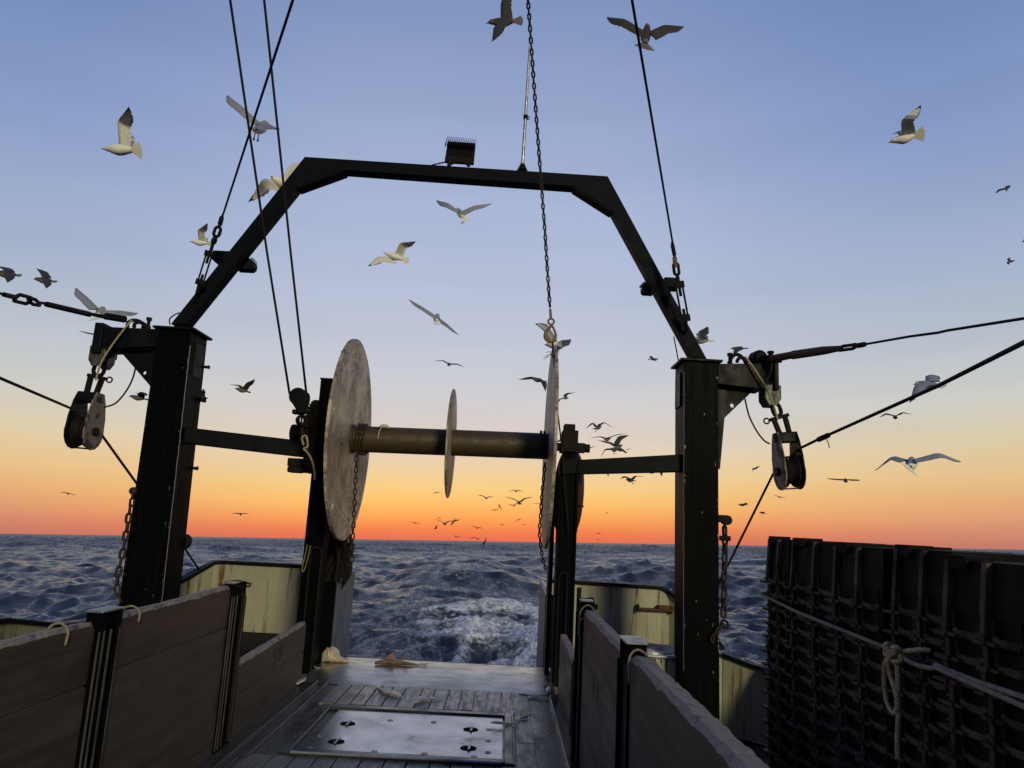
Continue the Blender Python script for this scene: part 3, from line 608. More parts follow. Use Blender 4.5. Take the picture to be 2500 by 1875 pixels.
# floodlight on the arch, seen from behind
fz = reg(1060, 320, 13.825)
YF = YG+.22
def FP(x, y, d=0): return PY(*fz(x, y), YF+d)
fl = thing('floodlight', FP(830, 1180), 'black finned floodlight standing on top of the gantry arch', 'floodlight')
b = MB(); q = [FP(345, 1015), FP(1330, 1088), FP(1395, 400), FP(460, 330)]
b.prism(q, (0, .07, 0)).build('housing', M['dark'], fl, bevel=.01)
MB().prism([FP(440, 590, -.004), FP(1290, 640, -.004), FP(1260, 880, -.004), FP(430, 810, -.004)], (0, .006, 0)).build('driver_box', M['crate'], fl)
b = MB(); base0, base1 = FP(345, 1015), FP(1330, 1088); top0, top1 = FP(470, 205), FP(1410, 290)
for k in range(17):
    f = k/16; A = base0.lerp(base1, f)+V((0, -.05, .1)); T = top0.lerp(top1, f)
    b.beam(A+V((0, .0, .1)), T+V((0, -.02, 0)), .006, .06, (0, 1, 0), w2=.004, h2=.012)
b.build('heat_sink', M['arch'], fl)
for xs_ in ((480, 600, 690), (1135, 1060, 980)):
    b = MB(); b.beam(FP(xs_[0]+20, 1190), FP(xs_[0]+25, 1090), .04, .05); b.beam(FP(xs_[0]+20, 1105), FP(xs_[2], 1020), .04, .05); b.build('bracket', M['dark'], fl, bevel=.004)
MB().tube(curve([FP(430, 1030), FP(250, 1075), FP(0, 1130), FP(-140, 1180)]), .010).build('cable', M['wire'], fl, smooth=60)
# whip rod on the arch
rod = thing('rod_mast', PY(1275, 415, YA+.1), 'thin steel rod standing on the gantry arch beside the hanging chain', 'rod')
MB().tube([PY(1275, 412, YA+.1), PY(1283, 286, YA), PY(1289, 180, YA-.1), PY(1293.5, 112, YA-.2)], [.022, .020, .016, .014], 10).build('rod', M['steel'], rod, smooth=60)
MB().lathe(PY(1275, 417, YA+.1), (0, 0, 1), [(.075, 0), (.03, .10), (.024, .12)], 10).build('socket', M['dark'], rod)
MB().lathe(PY(1283, 290, YA), (0, 0, 1), [(.032, 0), (.032, .05)], 10).tube([PY(1288, 288, YA)+V((math.cos(a)*.025, 0, math.sin(a)*.025)) for a in [2*math.pi*k/10 for k in range(10)]], .007, 6, True).build('clamp', M['dark'], rod)
# ================================================================== net drum and its posts
YD = 9.55
def hbeam_post(name, x0, x1, y0, y1, z0, z1, label, groove=1):
    t = thing(name, ((x0+x1)/2, y0, z0), label, 'post')
    b = MB().box(x0, x0+.03, y0, y1, z0, z1).box(x1-.03, x1, y0, y1, z0, z1).box(x0+.03, x1-.03, y0+.04, y0+.07, z0, z1).box(x0+.03, x1-.03, y0+.22, y0+.25, z0, z1)
    b.build('column', M['black2'], t, bevel=.004); return t
zt = PY(819, 927, 9.4).z
pl = hbeam_post('drum_post', -2.455, -2.22, 9.4, 9.7, 0, zt, 'tall black post holding the left end of the net drum')
MB().box(-2.465, -2.21, 9.39, 9.71, zt, zt+.015).build('cap_plate', M['black'], pl)
MB().tube([(-2.225, 9.385, z) for z in (.02, 1.4)], .014).tube(curve([(-2.225, 9.385, 1.4), (-2.24, 9.385, 1.46), (-2.30, 9.385, 1.49), (-2.35, 9.385, 1.46), (-2.36, 9.385, 1.4), (-2.36, 9.385, .6)]), .014).build('edge_bar', M['dark'], pl, smooth=60)
zt2 = PY(1388, 1123, 9.4).z
pr = hbeam_post('drum_post', .66, .90, 9.4, 9.7, 0, zt2, 'tall black post holding the right end of the net drum')
MB().tube([(.70, 9.385, z) for z in (.02, 1.2)]+curve([(.70, 9.385, 1.25), (.715, 9.385, 1.31), (.76, 9.385, 1.34), (.795, 9.385, 1.33), (.80, 9.385, 1.25)])+[(.80, 9.385, .3)], .012).build('edge_bar', M['dark'], pr, smooth=60)
# inner stern columns
bl = MB().box(-2.40, -2.17, 10.35, 10.6, -.3, 1.95).box(-2.42, -2.36, 10.2, 10.3, .4, 1.95); o = bl.build('stern_column', M['black'], bevel=.008)
tag(o, 'short dark column on the stern sill behind the left drum flange', 'column')
o = MB().box(.60, .655, 9.9, 10.2, -.3, PY(1345, 1160, 9.9).z).build('stern_column', M['black'], bevel=.008); tag(o, 'narrow dark column just behind the right drum flange', 'column')
# sill jamb plates
def jamb(pts, x, th, label, fx):
    t = thing('jamb_plate', (x, pts[0].y, 0), label, 'plate')
    MB().prism(pts, (th, 0, 0)).build('plate', M['jamb'], t, bevel=.004)
    MB().box(min(fx, x), max(fx, x), pts[0].y-.06, pts[0].y, 0, pts[0].z).build('edge_bar', M['black2'], t, bevel=.004)
    return t
a, c = PX(823, 1422, -2.13), PX(868, 1390, -2.13)
jamb([V((-2.13, a.y, a.z)), V((-2.13, c.y, c.z)), V((-2.13, c.y, -1.0)), V((-2.13, a.y, -.05))], -2.13, -.03, 'blue grey steel plate lining the left side of the stern opening', -2.40)
a, c = PX(1332, 1451, .62), PX(1318, 1415, .62)
jamb([V((.62, a.y, a.z)), V((.62, c.y, c.z)), V((.62, c.y, -1.0)), V((.62, a.y, -.05))], .62, .03, 'blue grey steel plate lining the right side of the stern opening', .82)

zc = PY(1101, 1082, YD).z
dr = thing('net_drum', (-.76, YD, zc-1.3), 'wide ochre net drum with weathered round flanges across the stern', 'net drum')
def flange(u, v, rad, th, holes=0):
    c = PY(u, v, YD); n = 72; prof = [(rad-.02, -th/2), (rad, -th/2+.008), (rad, th/2-.008), (rad-.02, th/2)]
    b = MB()
    if holes:
        ring = [V((-th/2, rad*math.cos(2*math.pi*k/n), rad*math.sin(2*math.pi*k/n))) for k in range(n)]
        hs = []
        for a in [math.radians(35+60*k) for k in range(6)]:
            hc = V((-th/2, (rad-.14)*math.cos(a), (rad-.14)*math.sin(a))); hs.append([hc+V((0, .035*math.cos(q), .07*math.sin(q))) for q in [2*math.pi*k/10 for k in range(10)]])
        b.prism(ring, (th, 0, 0), hs)
    else: b.lathe((0, 0, 0), (1, 0, 0), prof, n)
    o = b.build('flange', M['flange'], dr, smooth=30)
    # parent offset undone: the flange keeps its own centre as origin
    me = o.data; off = V(dr['_o']); me.transform(Matrix.Translation(off)); o.location = c-off
    o.rotation_euler = (random.uniform(0, 6), 0, 0)
    return c
cL = flange(856, 1071, 1.285, .035, 1); cR = flange(1341, 1090, 1.29, .035, 1); cM = flange(1101, 1082, .70, .03)
rd = .168
MB().lathe((cL.x, YD, cL.z), cR-cL, [(rd, 0), (rd, (cR-cL).length)], 40).build('barrel', M['drum'], dr, smooth=30)
MB().lathe((cL.x, YD, cL.z), cR-cL, [(rd+.008, .02), (rd+.02, .03), (rd+.02, .05), (rd+.008, .06)], 40).build('barrel_ring', M['drum'], dr, smooth=30)
MB().lathe((-2.68, YD, cL.z), (1, 0, 0), [(.06, 0), (.06, .68)], 16).lathe((cR.x, YD, cR.z), (1, 0, 0), [(.055, 0), (.055, .52)], 16).build('shaft', M['dark'], dr, smooth=30)
# bearing block on the right post
b = MB(); z0 = zt2+.165; b.box(.68, .88, 9.42, 9.68, z0-.02, z0+.22).box(.70, .84, 9.44, 9.66, z0+.22, z0+.30).box(.66, .90, 9.41, 9.69, z0-.06, z0-.02).box(.88, .98, 9.48, 9.62, cR.z-.06, cR.z+.06)
b.build('bearing', M['dark'], dr, bevel=.008)
# big drive sprocket and hydraulic motor on the left
b = MB(); n = 40; pr_f = []
for k in range(n):
    for da, r in ((-.3, .43), (-.15, .475), (.15, .475), (.3, .43)): a = 2*math.pi*(k+da)/n; pr_f.append(V((-2.53, YD+r*math.cos(a), cL.z+r*math.sin(a))))
b.prism(pr_f, (.05, 0, 0)); b.build('sprocket', M['dark'], dr)
mz = PY(722, 1058, 9.5)
MB().lathe((-2.79, YD-.05, mz.z), (1, 0, 0), [(.09, 0), (.115, .01), (.115, .17), (.10, .18), (.10, .32)], 18).build('motor', M['dark'], dr, bevel=.008)
MB().box(-2.78, -2.47, YD-.12, YD+.1, mz.z-.42, mz.z-.32).box(-2.76, -2.62, YD-.10, YD+.06, mz.z-.50, mz.z-.42).lathe((-2.78, YD-.06, mz.z-.46), (1, 0, 0), [(.04, 0), (.04, .32)], 14).build('gearbox', M['dark'], dr, bevel=.008)
# chain wraps and hanging chains at both drum ends
b = MB()
for w_ in range(3): b.chain([V((cL.x+.10+.045*w_+.01*math.sin(a*2), YD-(rd+.025)*math.cos(a), cL.z+(rd+.025)*math.sin(a))) for a in np.linspace(-.5, 5.0, 40)], .042, .062, .038, .009, 5)
o = b.build('chain', M['chain'], smooth=True); tag(o, 'rusty chain wound around the left end of the drum barrel', 'chain')
zo = reg(650, 780, 2.5918)
def ZO(x, y, Y): return PY(*zo(x, y), Y)
o = MB().chain([ZO(575, 830, YD-.2), ZO(572, 900, YD-.2), ZO(562, 1060, YD-.2), ZO(556, 1220, YD-.2), ZO(548, 1360, YD-.2), ZO(545, 1480, YD-.2), ZO(541, 1570, YD-.2)], .068, .092, .056, .0105).build('chain', M['chain'], smooth=True)
tag(o, 'rusty chain hanging from the left end of the drum in front of the big flange', 'chain')
b = MB()
for w_ in range(2): b.chain([V((cR.x-.07-.045*w_, YD-(rd+.02)*math.cos(a), cR.z+(rd+.02)*math.sin(a))) for a in np.linspace(-.9, 2.2, 24)], .042, .062, .038, .009, 5)
b.chain([ZO(1765, 905, YD-.2), ZO(1757, 990, YD-.2), ZO(1745, 1100, YD-.2), ZO(1737, 1230, YD-.2), ZO(1728, 1340, YD-.2), ZO(1738, 1450, YD-.2), ZO(1752, 1530, YD-.1), ZO(1772, 1585, YD)], .058, .078, .048, .009)
o = b.build('chain', M['chain'], smooth=True); tag(o, 'rusty chain hanging beside the right drum flange down to the stern plate', 'chain')
# red float behind the right drum post
rf = thing('float', (.92, 9.95, 1.9), 'dark red oval float hanging behind the right drum post', 'float')
fc = PY(1388, 1205, 9.95)
b = MB(); prof = [(.205*math.sin(t)**.75, -.60*math.cos(t)) for t in np.linspace(.05, math.pi-.05, 18)]
b.lathe(fc, (0.03, 0, 1), prof, 24).build('float_body', M['red'], rf, smooth=True)
MB().lathe(fc+V((0, 0, -.17)), (0, 0, 1), [(.185, 0), (.212, .008), (.212, .02), (.19, .028)], 24).build('band', M['dark'], rf)
MB().tube(curve([fc+V((0, 0, -.6)), fc+V((.0, -.02, -.68)), fc+V((-.05, -.05, -.62)), fc+V((-.15, -.1, -.75))]), .008).build('lanyard', M['wire'], rf)
# yellow twine loop hung on the left drum post
z1 = reg(0, 1235, 2.592)
o = MB().tube(curve([PY(*z1(1945, 245), 9.37), PY(*z1(1925, 340), 9.37), PY(*z1(1913, 395), 9.37), PY(*z1(1917, 417), 9.37), PY(*z1(1930, 395), 9.37), PY(*z1(1948, 330), 9.37), PY(*z1(1965, 250), 9.37)]), .0065).build('twine_loop', M['yellow'], smooth=True)
tag(o, 'yellow twine loop hanging on the left drum post', 'twine')
# dark hoses and netting gathered behind the left flange
b = MB(); r_ = random.Random(5)
for k in range(16):
    x = -2.42+.4*r_.random(); y = 10.15+.25*r_.random(); zt_ = 1.35+.5*r_.random()
    b.tube(curve([(x, y, zt_), (x+r_.uniform(-.1, .06), y-.05, zt_-.25), (x+r_.uniform(-.14, .02), y-.1, zt_-.5), (x-.06+r_.uniform(-.1, .05), y-.12, 1.0+.1*r_.random())], 5), r_.uniform(.012, .03), 6)
o = b.build('net_bundle', M['dark'], smooth=True); tag(o, 'dark bundle of netting and hoses gathered behind the left drum flange', 'netting')

# ================================================================== hanging blocks
def block(name, c, lean, label, pale):
    """two cheek plates about a grooved sheave, on a shackle; axis across the ship"""
    t = thing(name, c+V((0, 0, -.36)), label, 'block', 'trawl blocks hung from the gantry arms')
    Rm = Matrix.Rotation(lean, 3, 'Y'); T = lambda p: c+Rm @ V(p)
    prof = [(-.085, .37), (.085, .37), (.15, .25), (.205, .05)]+[(.225*math.cos(a), -.13+.225*math.sin(a)) for a in [math.radians(20-22*k) for k in range(11)]]+[(-.205, .05), (-.15, .25)]
    for s in (-1, 1):
        b = MB(); b.prism([T((s*.105, y, z)) for y, z in prof], Rm @ V((s*.022, 0, 0)))
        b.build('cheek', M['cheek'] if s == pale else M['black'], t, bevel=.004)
    b = MB(); b.lathe(T((-.08, 0, -.12)), Rm @ V((1, 0, 0)), [(.20, 0), (.205, .02), (.165, .055), (.155, .08), (.165, .105), (.205, .14), (.20, .16)], 32); b.build('sheave', M['dark'], t, smooth=40)
    MB().lathe(T((-.165, 0, -.12)), Rm @ V((1, 0, 0)), [(.055, 0), (.055, .04), (.035, .04), (.035, .29), (.055, .29), (.055, .33)], 8).build('axle', M['dark'], t)
    MB().prism([T((-.127, y, z)) for y, z in ((-.085, .37), (.085, .37), (.10, .24), (-.10, .24))], Rm @ V((.254, 0, 0))).build('crown', M['black'], t, bevel=.012)
    MB().prism([T((-.11, y, z)) for y, z in ((-.06, -.345), (.06, -.345), (.06, -.33), (-.06, -.33))], Rm @ V((.22, 0, 0))).build('spacer', M['black'], t)
    return t, T
zN = reg(0, 620, 2.5918); zQ = reg(1250, 780, 2.765)
bc = PY(*zN(545, 1060), YG+.16); tbl, TL = block('trawl_block', bc, .03, 'large block with a pale right cheek hanging from the left gantry arm', 1)
bc2 = PY(*zQ(1862, 960), YG+.16); tbr, TR = block('trawl_block', bc2, -.10, 'large block with a pale left cheek hanging from the right gantry arm', -1)
def shackle(t, a, c, lab, pin):
    d = (c-a); L_ = d.length; m1 = a.lerp(c, .28)
    MB().link(a.lerp(c, .20), d, V((1, .3, 0)), L_*.56, .17, .026, 8).build('shackle', M['dark'], t, smooth=True)
    b = MB(); u = d.normalized(); sd_ = u.cross(V((0, 1, 0))).normalized()
    for s in (-1, 1): b.beam(a.lerp(c, .44)+sd_*s*.075, a.lerp(c, 1.02)+sd_*s*.06, .055, .06, (0, 1, 0))
    b.beam(a.lerp(c, .46)-sd_*.12, a.lerp(c, .46)+sd_*.13, .045, .045, (0, 1, 0)); q = a.lerp(c, .46)+sd_*.17*pin
    b.tube([q+V((.035*math.cos(k), 0, .035*math.sin(k))) for k in [2*math.pi*i/10 for i in range(10)]], .012, 6, True)
    b.build('swivel', M['dark'], t, bevel=.008)
shackle(tbl, PY(*zN(640, 690), YG+.15), TL((0, 0, .36)), '', 1)
shackle(tbr, PY(*zQ(1772, 570), YG+.15), TR((0, 0, .36)), '', -1)
# light lines that hang in a bight from arm to block
o = MB().tube(curve([PY(*zN(835, 420), YG-.02), PY(*zN(790, 470), YG-.05), PY(*zN(700, 590), YG-.06), PY(*zN(640, 690), YG-.06), PY(*zN(605, 800), YG-.04)]), .0125, 7).build('lashing', M['rope'], smooth=True); tag(o, 'pale rope running down the left gantry arm to its block', 'rope')
o = MB().tube(curve([PY(*zN(860, 715), YG+.25), PY(*zN(835, 800), YG+.22), PY(*zN(790, 880), YG+.2), PY(*zN(730, 945), YG+.2), PY(*zN(660, 970), YG+.2)]), .011, 7).build('lashing', M['wire'], smooth=True); tag(o, 'brown line hanging in a curve from the left gusset to the left block', 'rope')
o = MB().tube(curve([PY(*zQ(1575, 250), YG-.02), PY(*zQ(1640, 340), YG-.05), PY(*zQ(1710, 450), YG-.06), PY(*zQ(1760, 560), YG-.06), PY(*zQ(1795, 680), YG-.04)]), .0125, 7).build('lashing', M['rope'], smooth=True); tag(o, 'pale rope running down the right gantry arm to its block', 'rope')
o = MB().tube(curve([PY(*zQ(1572, 535), YG+.25), PY(*zQ(1600, 650), YG+.22), PY(*zQ(1650, 750), YG+.2), PY(*zQ(1700, 815), YG+.2), PY(*zQ(1740, 840), YG+.2)]), .011, 7).build('lashing', M['wire'], smooth=True); tag(o, 'thin line hanging in a curve from the right gusset to the right block', 'rope')
# trawl warps through the blocks
def far(a, c, l=9): return a+(a-c).normalized()*l
w1 = [far(PY(-260, 795, 5.2), PY(0, 923, 7.3)), PY(-260, 795, 5.2), PY(0, 923, 7.3), PY(171, 996, YG+.1), TL((0, -.10, .05)), TL((0, .0, .06)), TL((0, .14, -.10)), PY(247, 1060, YG+.35), PY(332, 1178, 10.2), PY(420, 1300, 11.4)]
o = MB().tube(w1, .017, 8).build('warp', M['wire'], smooth=True); tag(o, 'taut warp running through the left block and down past the left post', 'wire')
w2 = [far(PY(2720, 730, 4.3), PY(2500, 836, 5.4)), PY(2720, 730, 4.3), PY(2500, 836, 5.4), PY(2290, 942, 6.9), PY(1995, 1074, YG-.1), PY(1952, 1095, YG+.05), TR((.0, -.10, .05)), TR((0, .02, .06)), TR((0, .14, -.10)), PY(1888, 1156, YG+.4), PY(1778, 1378, 10.2), PY(1742, 1450, 10.6)]
wr = thing('warp', w2[3], 'thick lashed warp running through the right block and off to the right', 'wire')
MB().tube(w2, [.021, .021, .021, .020, .018, .016, .016, .016, .016, .016, .016, .016], 8).build('wire', M['wire'], wr, smooth=True)
q = PY(2010, 1068, YG-.15); d = (w2[3]-w2[4]).normalized(); b = MB()
for k in range(5): b.lathe(q+d*(-.12+.05*k), d, [(.020, 0), (.034, .012), (.034, .03), (.020, .042)], 9)
b.tube([q+V((.04, 0, -.02)), q+V((.06, -.01, -.08)), q+V((.07, 0, -.13))], .006, 5); b.build('whipping', M['dark'], wr)

# ================================================================== stays with turnbuckles
def turnbuckle(t, a, c, w, m):
    """open-body turnbuckle between a and c"""
    a, c = V(a), V(c); d = (c-a).normalized(); s = d.cross(V((0, 1, 0))).normalized(); b = MB()
    for k in (-1, 1): b.tube([a+s*k*w*.5, c+s*k*w*.5], w*.16, 7)
    for q in (a, c): b.beam(q-d*w*.5, q+d*w*.5, w*1.4, w*.9, s.cross(d))
    l = (c-a).length
    b.tube([a, a+d*l*.34], w*.24, 7).tube([c, c-d*l*.28], w*.24, 7)
    b.build('turnbuckle', m, t, bevel=.003)
def eyes(t, pts, wd, r):
    b = MB()
    for i in range(len(pts)-1):
        a, c = V(pts[i]), V(pts[i+1]); d = c-a; s = d.cross(V((0, 1, 0))).normalized() if i % 2 == 0 else V((0, 1, 0))
        b.link((a+c)/2, d, s, d.length*1.18, wd, r, 8)
    b.build('shackle', M['dark'], t, smooth=True)
zA = reg(230, 210, 4.0963); zJ = reg(440, 520, 8.5077); zK = reg(1560, 640, 6.1444); zM = reg(1650, 620, 2.5918); zH = reg(0, 620, 6.1444)
s1 = thing('stay', PY(481, 690, YA), 'crossing wire stay with an eye and turnbuckle down to the left leg of the arch', 'wire')
MB().tube([far(PY(760, -160, 5.0), PY(715, 0, 5.6), 5), PY(760, -160, 5.0), PY(715, 0, 5.6), PY(*zJ(900, 0), 8.9), PY(*zJ(862, 95), 8.95)], .0125, 8).build('wire', M['wire'], s1, smooth=True)
MB().tube([PY(*zJ(880, 60), 8.95), PY(*zJ(860, 100), 8.95), PY(*zJ(825, 240), 8.97), PY(*zJ(815, 265), 8.97)], [.016, .030, .030, .018], 9).build('socket', M['dark'], s1, smooth=60)
eyes(s1, [PY(*zJ(805, 280), 8.98), PY(*zJ(730, 500), 9.0), PY(*zJ(680, 650), 9.02)], .115, .021)
MB().tube([PY(*zJ(680, 640), 9.02), PY(*zJ(630, 800), 9.04)], .022, 8).build('rod', M['dark'], s1)
turnbuckle(s1, PY(*zJ(605, 850), 9.05), PY(*zJ(420, 1440), 9.14), .075, M['dark'])
MB().tube([PY(*zJ(425, 1420), 9.14), PY(*zJ(360, 1640), 9.2), PY(480, 718, 9.24), PY(474, 735, 9.28)], [.03, .026, .02, .02], 8).build('rod_end', M['dark'], s1)
s2 = thing('stay', PY(1690, 825, YA), 'wire stay with an open turnbuckle down to the right leg of the arch', 'wire')
MB().tube([far(PY(1520, -170, 4.9), PY(1543, 0, 5.6), 5), PY(1520, -170, 4.9), PY(1543, 0, 5.6), PY(1643, 598, 8.9)], .0125, 8).build('wire', M['wire'], s2, smooth=True)
MB().tube([PY(1641, 590, 8.9), PY(1642, 600, 8.9), PY(1646, 620, 8.92), PY(1647, 628, 8.92)], [.014, .026, .026, .016], 9).build('socket', M['dark'], s2, smooth=60)
MB().tube([PY(1647, 628, 8.92), PY(1649, 652, 8.94)], .030, 8).build('eye', M['hook'], s2)
eyes(s2, [PY(1649, 642, 8.93), PY(1653, 672, 8.95)], .10, .02)
MB().tube([PY(1653, 670, 8.95), PY(1657, 692, 8.98)], .024, 8).build('rod', M['dark'], s2)
turnbuckle(s2, PY(*zK(600, 340), 8.98), PY(*zK(690, 840), 9.12), .085, M['dark'])
MB().tube([PY(*zK(690, 850), 9.12), PY(*zK(705, 960), 9.2), PY(*zK(712, 1040), 9.26)], [.03, .024, .03], 8).build('rod_end', M['dark'], s2)
# fore-and-aft stays from the arm ends
s3 = thing('stay', PY(255, 785, YG+.1), 'stay with an eye fitting running left from the end of the left gantry arm', 'wire')
MB().tube([far(PY(-120, 700, 6.3), PY(*zH(0, 590), 7.0)), PY(-120, 700, 6.3), PY(*zH(0, 590), 7.0), PY(*zH(40, 605), 7.1)], .014, 8).build('wire', M['wire'], s3)
MB().tube([PY(*zH(30, 600), 7.1), PY(*zH(60, 610), 7.1), PY(*zH(205, 645), 7.4), PY(*zH(235, 655), 7.45)], [.016, .026, .028, .018], 8).build('socket', M['dark'], s3, smooth=60)
eyes(s3, [PY(*zH(245, 655), 7.45), PY(*zH(440, 705), 7.8), PY(*zH(575, 730), 8.0)], .125, .02)
MB().tube([PY(*zH(575, 728), 8.0), PY(*zH(690, 745), 8.2), PY(*zH(700, 755), 8.22), PY(*zH(1340, 905), 9.1), PY(*zH(1355, 900), 9.12), PY(*zH(1600, 950), YG+.1)], [.016, .018, .033, .036, .022, .03], 9).build('turnbuckle', M['dark'], s3, smooth=50)
MB().beam(PY(*zH(1560, 930), YG+.05), PY(*zH(1900, 985), YG+.25), .075, .085).build('clevis', M['black'], s3, bevel=.02)
s4 = thing('stay', PY(1866, 875, YG+.1), 'stay with a rusty turnbuckle running right from the end of the right gantry arm', 'wire')
MB().tube([PY(*zM(1200, 571), 7.4), PY(*zM(1480, 522), 6.7), PY(*zM(1660, 498), 6.3), PY(*zM(1720, 484), 6.2), PY(*zM(2203, 408), 5.4), far(PY(*zM(2203, 408), 5.4), PY(*zM(1720, 484), 6.2), 10)], .0125, 8).build('wire', M['wire'], s4, smooth=True)
MB().tube([PY(*zM(1135, 583), 7.55), PY(*zM(1150, 580), 7.5), PY(*zM(1195, 572), 7.4), PY(*zM(1205, 570), 7.4)], [.018, .028, .028, .016], 8).build('socket', M['dark'], s4, smooth=60)
eyes(s4, [PY(*zM(1040, 598), 7.8), PY(*zM(1135, 585), 7.55)], .10, .019)
MB().tube([PY(*zM(600, 662), 9.1), PY(*zM(640, 658), 9.0), PY(*zM(730, 640), 8.8), PY(*zM(740, 640), 8.78), PY(*zM(930, 612), 8.2), PY(*zM(1045, 597), 7.8)], [.03, .05, .045, .055, .05, .03], 9).build('turnbuckle', M['rust'], s4, smooth=50)
MB().lathe(PY(*zM(520, 665), YG+.2), (.2, -1, 0), [(.08, -.10), (.11, -.06), (.11, .06), (.08, .10)], 14).beam(PY(*zM(540, 668), YG+.15), PY(*zM(660, 662), 9.0), .07, .10).lathe(PY(*zM(600, 645), 9.1), (0, 0, 1), [(.03, -.04), (.03, .03), (.045, .03), (.045, .06)], 8).build('clevis', M['black'], s4, bevel=.006)

# ================================================================== topping tackle, hook block and lifting chain
tk = thing('hook_block', PY(738, 1000, 8.8), 'black hook block hanging on two wire falls beside the left drum post', 'block')
b = MB(); b.tube([far(PY(545, -90, 7.0), PY(562, 0, 7.2), 5), PY(545, -90, 7.0), PY(562, 0, 7.2), PY(652, 617, 8.55), PY(707, 962, 8.8)], .0145, 8); b.build('wire_fall', M['wire'], tk, smooth=True)
b = MB(); b.tube([far(PY(636, -90, 7.0), PY(645, 0, 7.2), 5), PY(636, -90, 7.0), PY(645, 0, 7.2), PY(710, 620, 8.55), PY(748, 962, 8.8)], .0145, 8); b.build('wire_fall', M['wire'], tk, smooth=True)
z5 = reg(660, 900, 7.3733)
outl = [(340, 430), (400, 385), (480, 362), (560, 370), (640, 405), (658, 470), (655, 540), (612, 715), (605, 775), (575, 795), (510, 795), (470, 770), (460, 740), (345, 550), (335, 500)]
A = [PY(*z5(*q), 8.74) for q in outl]; MB().prism(A, (0, .045, 0)).prism([q+V((0, .12, 0)) for q in A], (0, .045, 0)).build('cheek', M['black'], tk, bevel=.012)
c = PY(*z5(498, 500), 8.8); MB().lathe(c+V((0, -.03, 0)), (0, 1, 0), [(.095, 0), (.105, .01), (.085, .035), (.085, .05), (.105, .075), (.095, .085)], 20).build('sheave', M['dark'], tk)
MB().box(c.x-.05, c.x+.07, 8.78, 8.88, PY(*z5(540, 820), 8.8).z, PY(*z5(540, 740), 8.8).z).build('swivel', M['dark'], tk, bevel=.01)
ck = PY(*z5(562, 930), 8.82); b = MB()
for an in (0, 1.2): 
    ax = V((math.cos(an), math.sin(an), 0)); b.tube([ck+ax*(.058*math.cos(k))+V((0, 0, .056*math.sin(k))) for k in [2*math.pi*i/18 for i in range(18)]], .016, 7, True)
b.tube([ck+V((0, 0, -.06)), ck+V((0, 0, .08))], .012, 7).build('shackle', M['dark'], tk, smooth=True)
b = MB(); b.chain([PY(*z5(568, 1010), 8.84), PY(*z5(575, 1120), 8.86), PY(*z5(590, 1300), 8.9)], .04, .058, .036, .010); b.build('chain', M['chain'], tk, smooth=True)
o = MB().rope(curve([PY(*z5(600, 1380), 8.9), PY(*z5(570, 1250), 8.88), PY(*z5(625, 1205), 8.88), PY(*z5(660, 1260), 8.88), PY(*z5(668, 1400), 8.9), PY(*z5(600, 1440), 8.9), PY(*z5(650, 1490), 8.92), PY(*z5(700, 1560), 8.95), PY(*z5(760, 1700), 9.05), PY(*z5(790, 1850), 9.2), PY(*z5(800, 2000), 9.33)], 8), .014, .07, 5).build('strop', M['rope'], smooth=True)
tag(o, 'pale rope strop tied to the hook block chain by the left drum post', 'rope')
zB = reg(1180, 0, 4.424); zD = reg(980, 700, 5.0273)
lc = thing('lifting_chain', PY(1345, 770, 8.85), 'long black lifting chain before the gantry arch, ending in a worn yellow hook', 'chain')
path = [PY(1268, -300, 6.6), PY(1278, -110, 6.9), PY(*zB(482, 0), 7.1), PY(*zB(497, 200), 7.3), PY(*zB(515, 460), 7.5), PY(*zB(540, 820), 7.8), PY(*zB(575, 1300), 8.1), PY(*zB(600, 1640), 8.3), PY(1330, 560, 8.6), PY(*zD(1805, 0), 8.75), PY(*zD(1825, 270), 8.85)]
MB().chain(path, .063, .088, .050, .0105).build('chain', M['chain'], lc, smooth=True)
MB().link(PY(*zD(1830, 330), 8.85), PY(*zD(1828, 270), 8.85)-PY(*zD(1836, 400), 8.85), V((.4, 1, 0)), .135, .05, .013, 7).build('coupling', M['hook'], lc, smooth=True)
c = PY(*zD(1837, 428), 8.85); k_ = 8.85/FPX/5.0273
b = MB(); b.tube([c+V((.036*math.cos(k), 0, .036*math.sin(k))) for k in [2*math.pi*i/20 for i in range(20)]], .0125, 8, True)
hk = [(1842, 478), (1810, 510), (1775, 560), (1765, 610), (1790, 655), (1835, 672), (1878, 655), (1894, 605), (1885, 555), (1862, 500), (1845, 478)]
hr = [.016, .018, .021, .023, .023, .023, .020, .017, .014, .014, .016]
pts = curve([PY(*zD(*q), 8.85) for q in hk], 4); b.tube(pts, list(np.interp(np.linspace(0, 10, len(pts)), range(11), hr)), 8)
b.build('hook', M['hook'], lc, smooth=True)
hl_ = thing('drum_line', PY(1380, 1170, 9.3), 'dark line from the yellow hook down the right drum flange to its post', 'rope')
MB().tube([PY(*zD(1852, 660), 8.85), PY(*zD(1862, 760), 8.85), PY(*zD(1868, 850), 8.88)], .012, 7).tube(curve([PY(*zD(1870, 850), 8.88), PY(*zD(1885, 1150), 9.0), PY(*zD(1905, 1420), 9.15), PY(*zD(1930, 1640), 9.3), PY(1372, 1095, 9.33), PY(1376, 1150, 9.34), PY(1383, 1230, 9.36), PY(1388, 1300, 9.37)]), .0105, 7).tube(curve([PY(*zD(1900, 850), 8.88), PY(*zD(1912, 1000), 8.95), PY(*zD(1915, 1300), 9.1)]), .006, 6).build('line', M['wire'], hl_, smooth=True)
b = MB(); r_ = random.Random(9); kc = PY(*zD(1880, 828), 8.87)
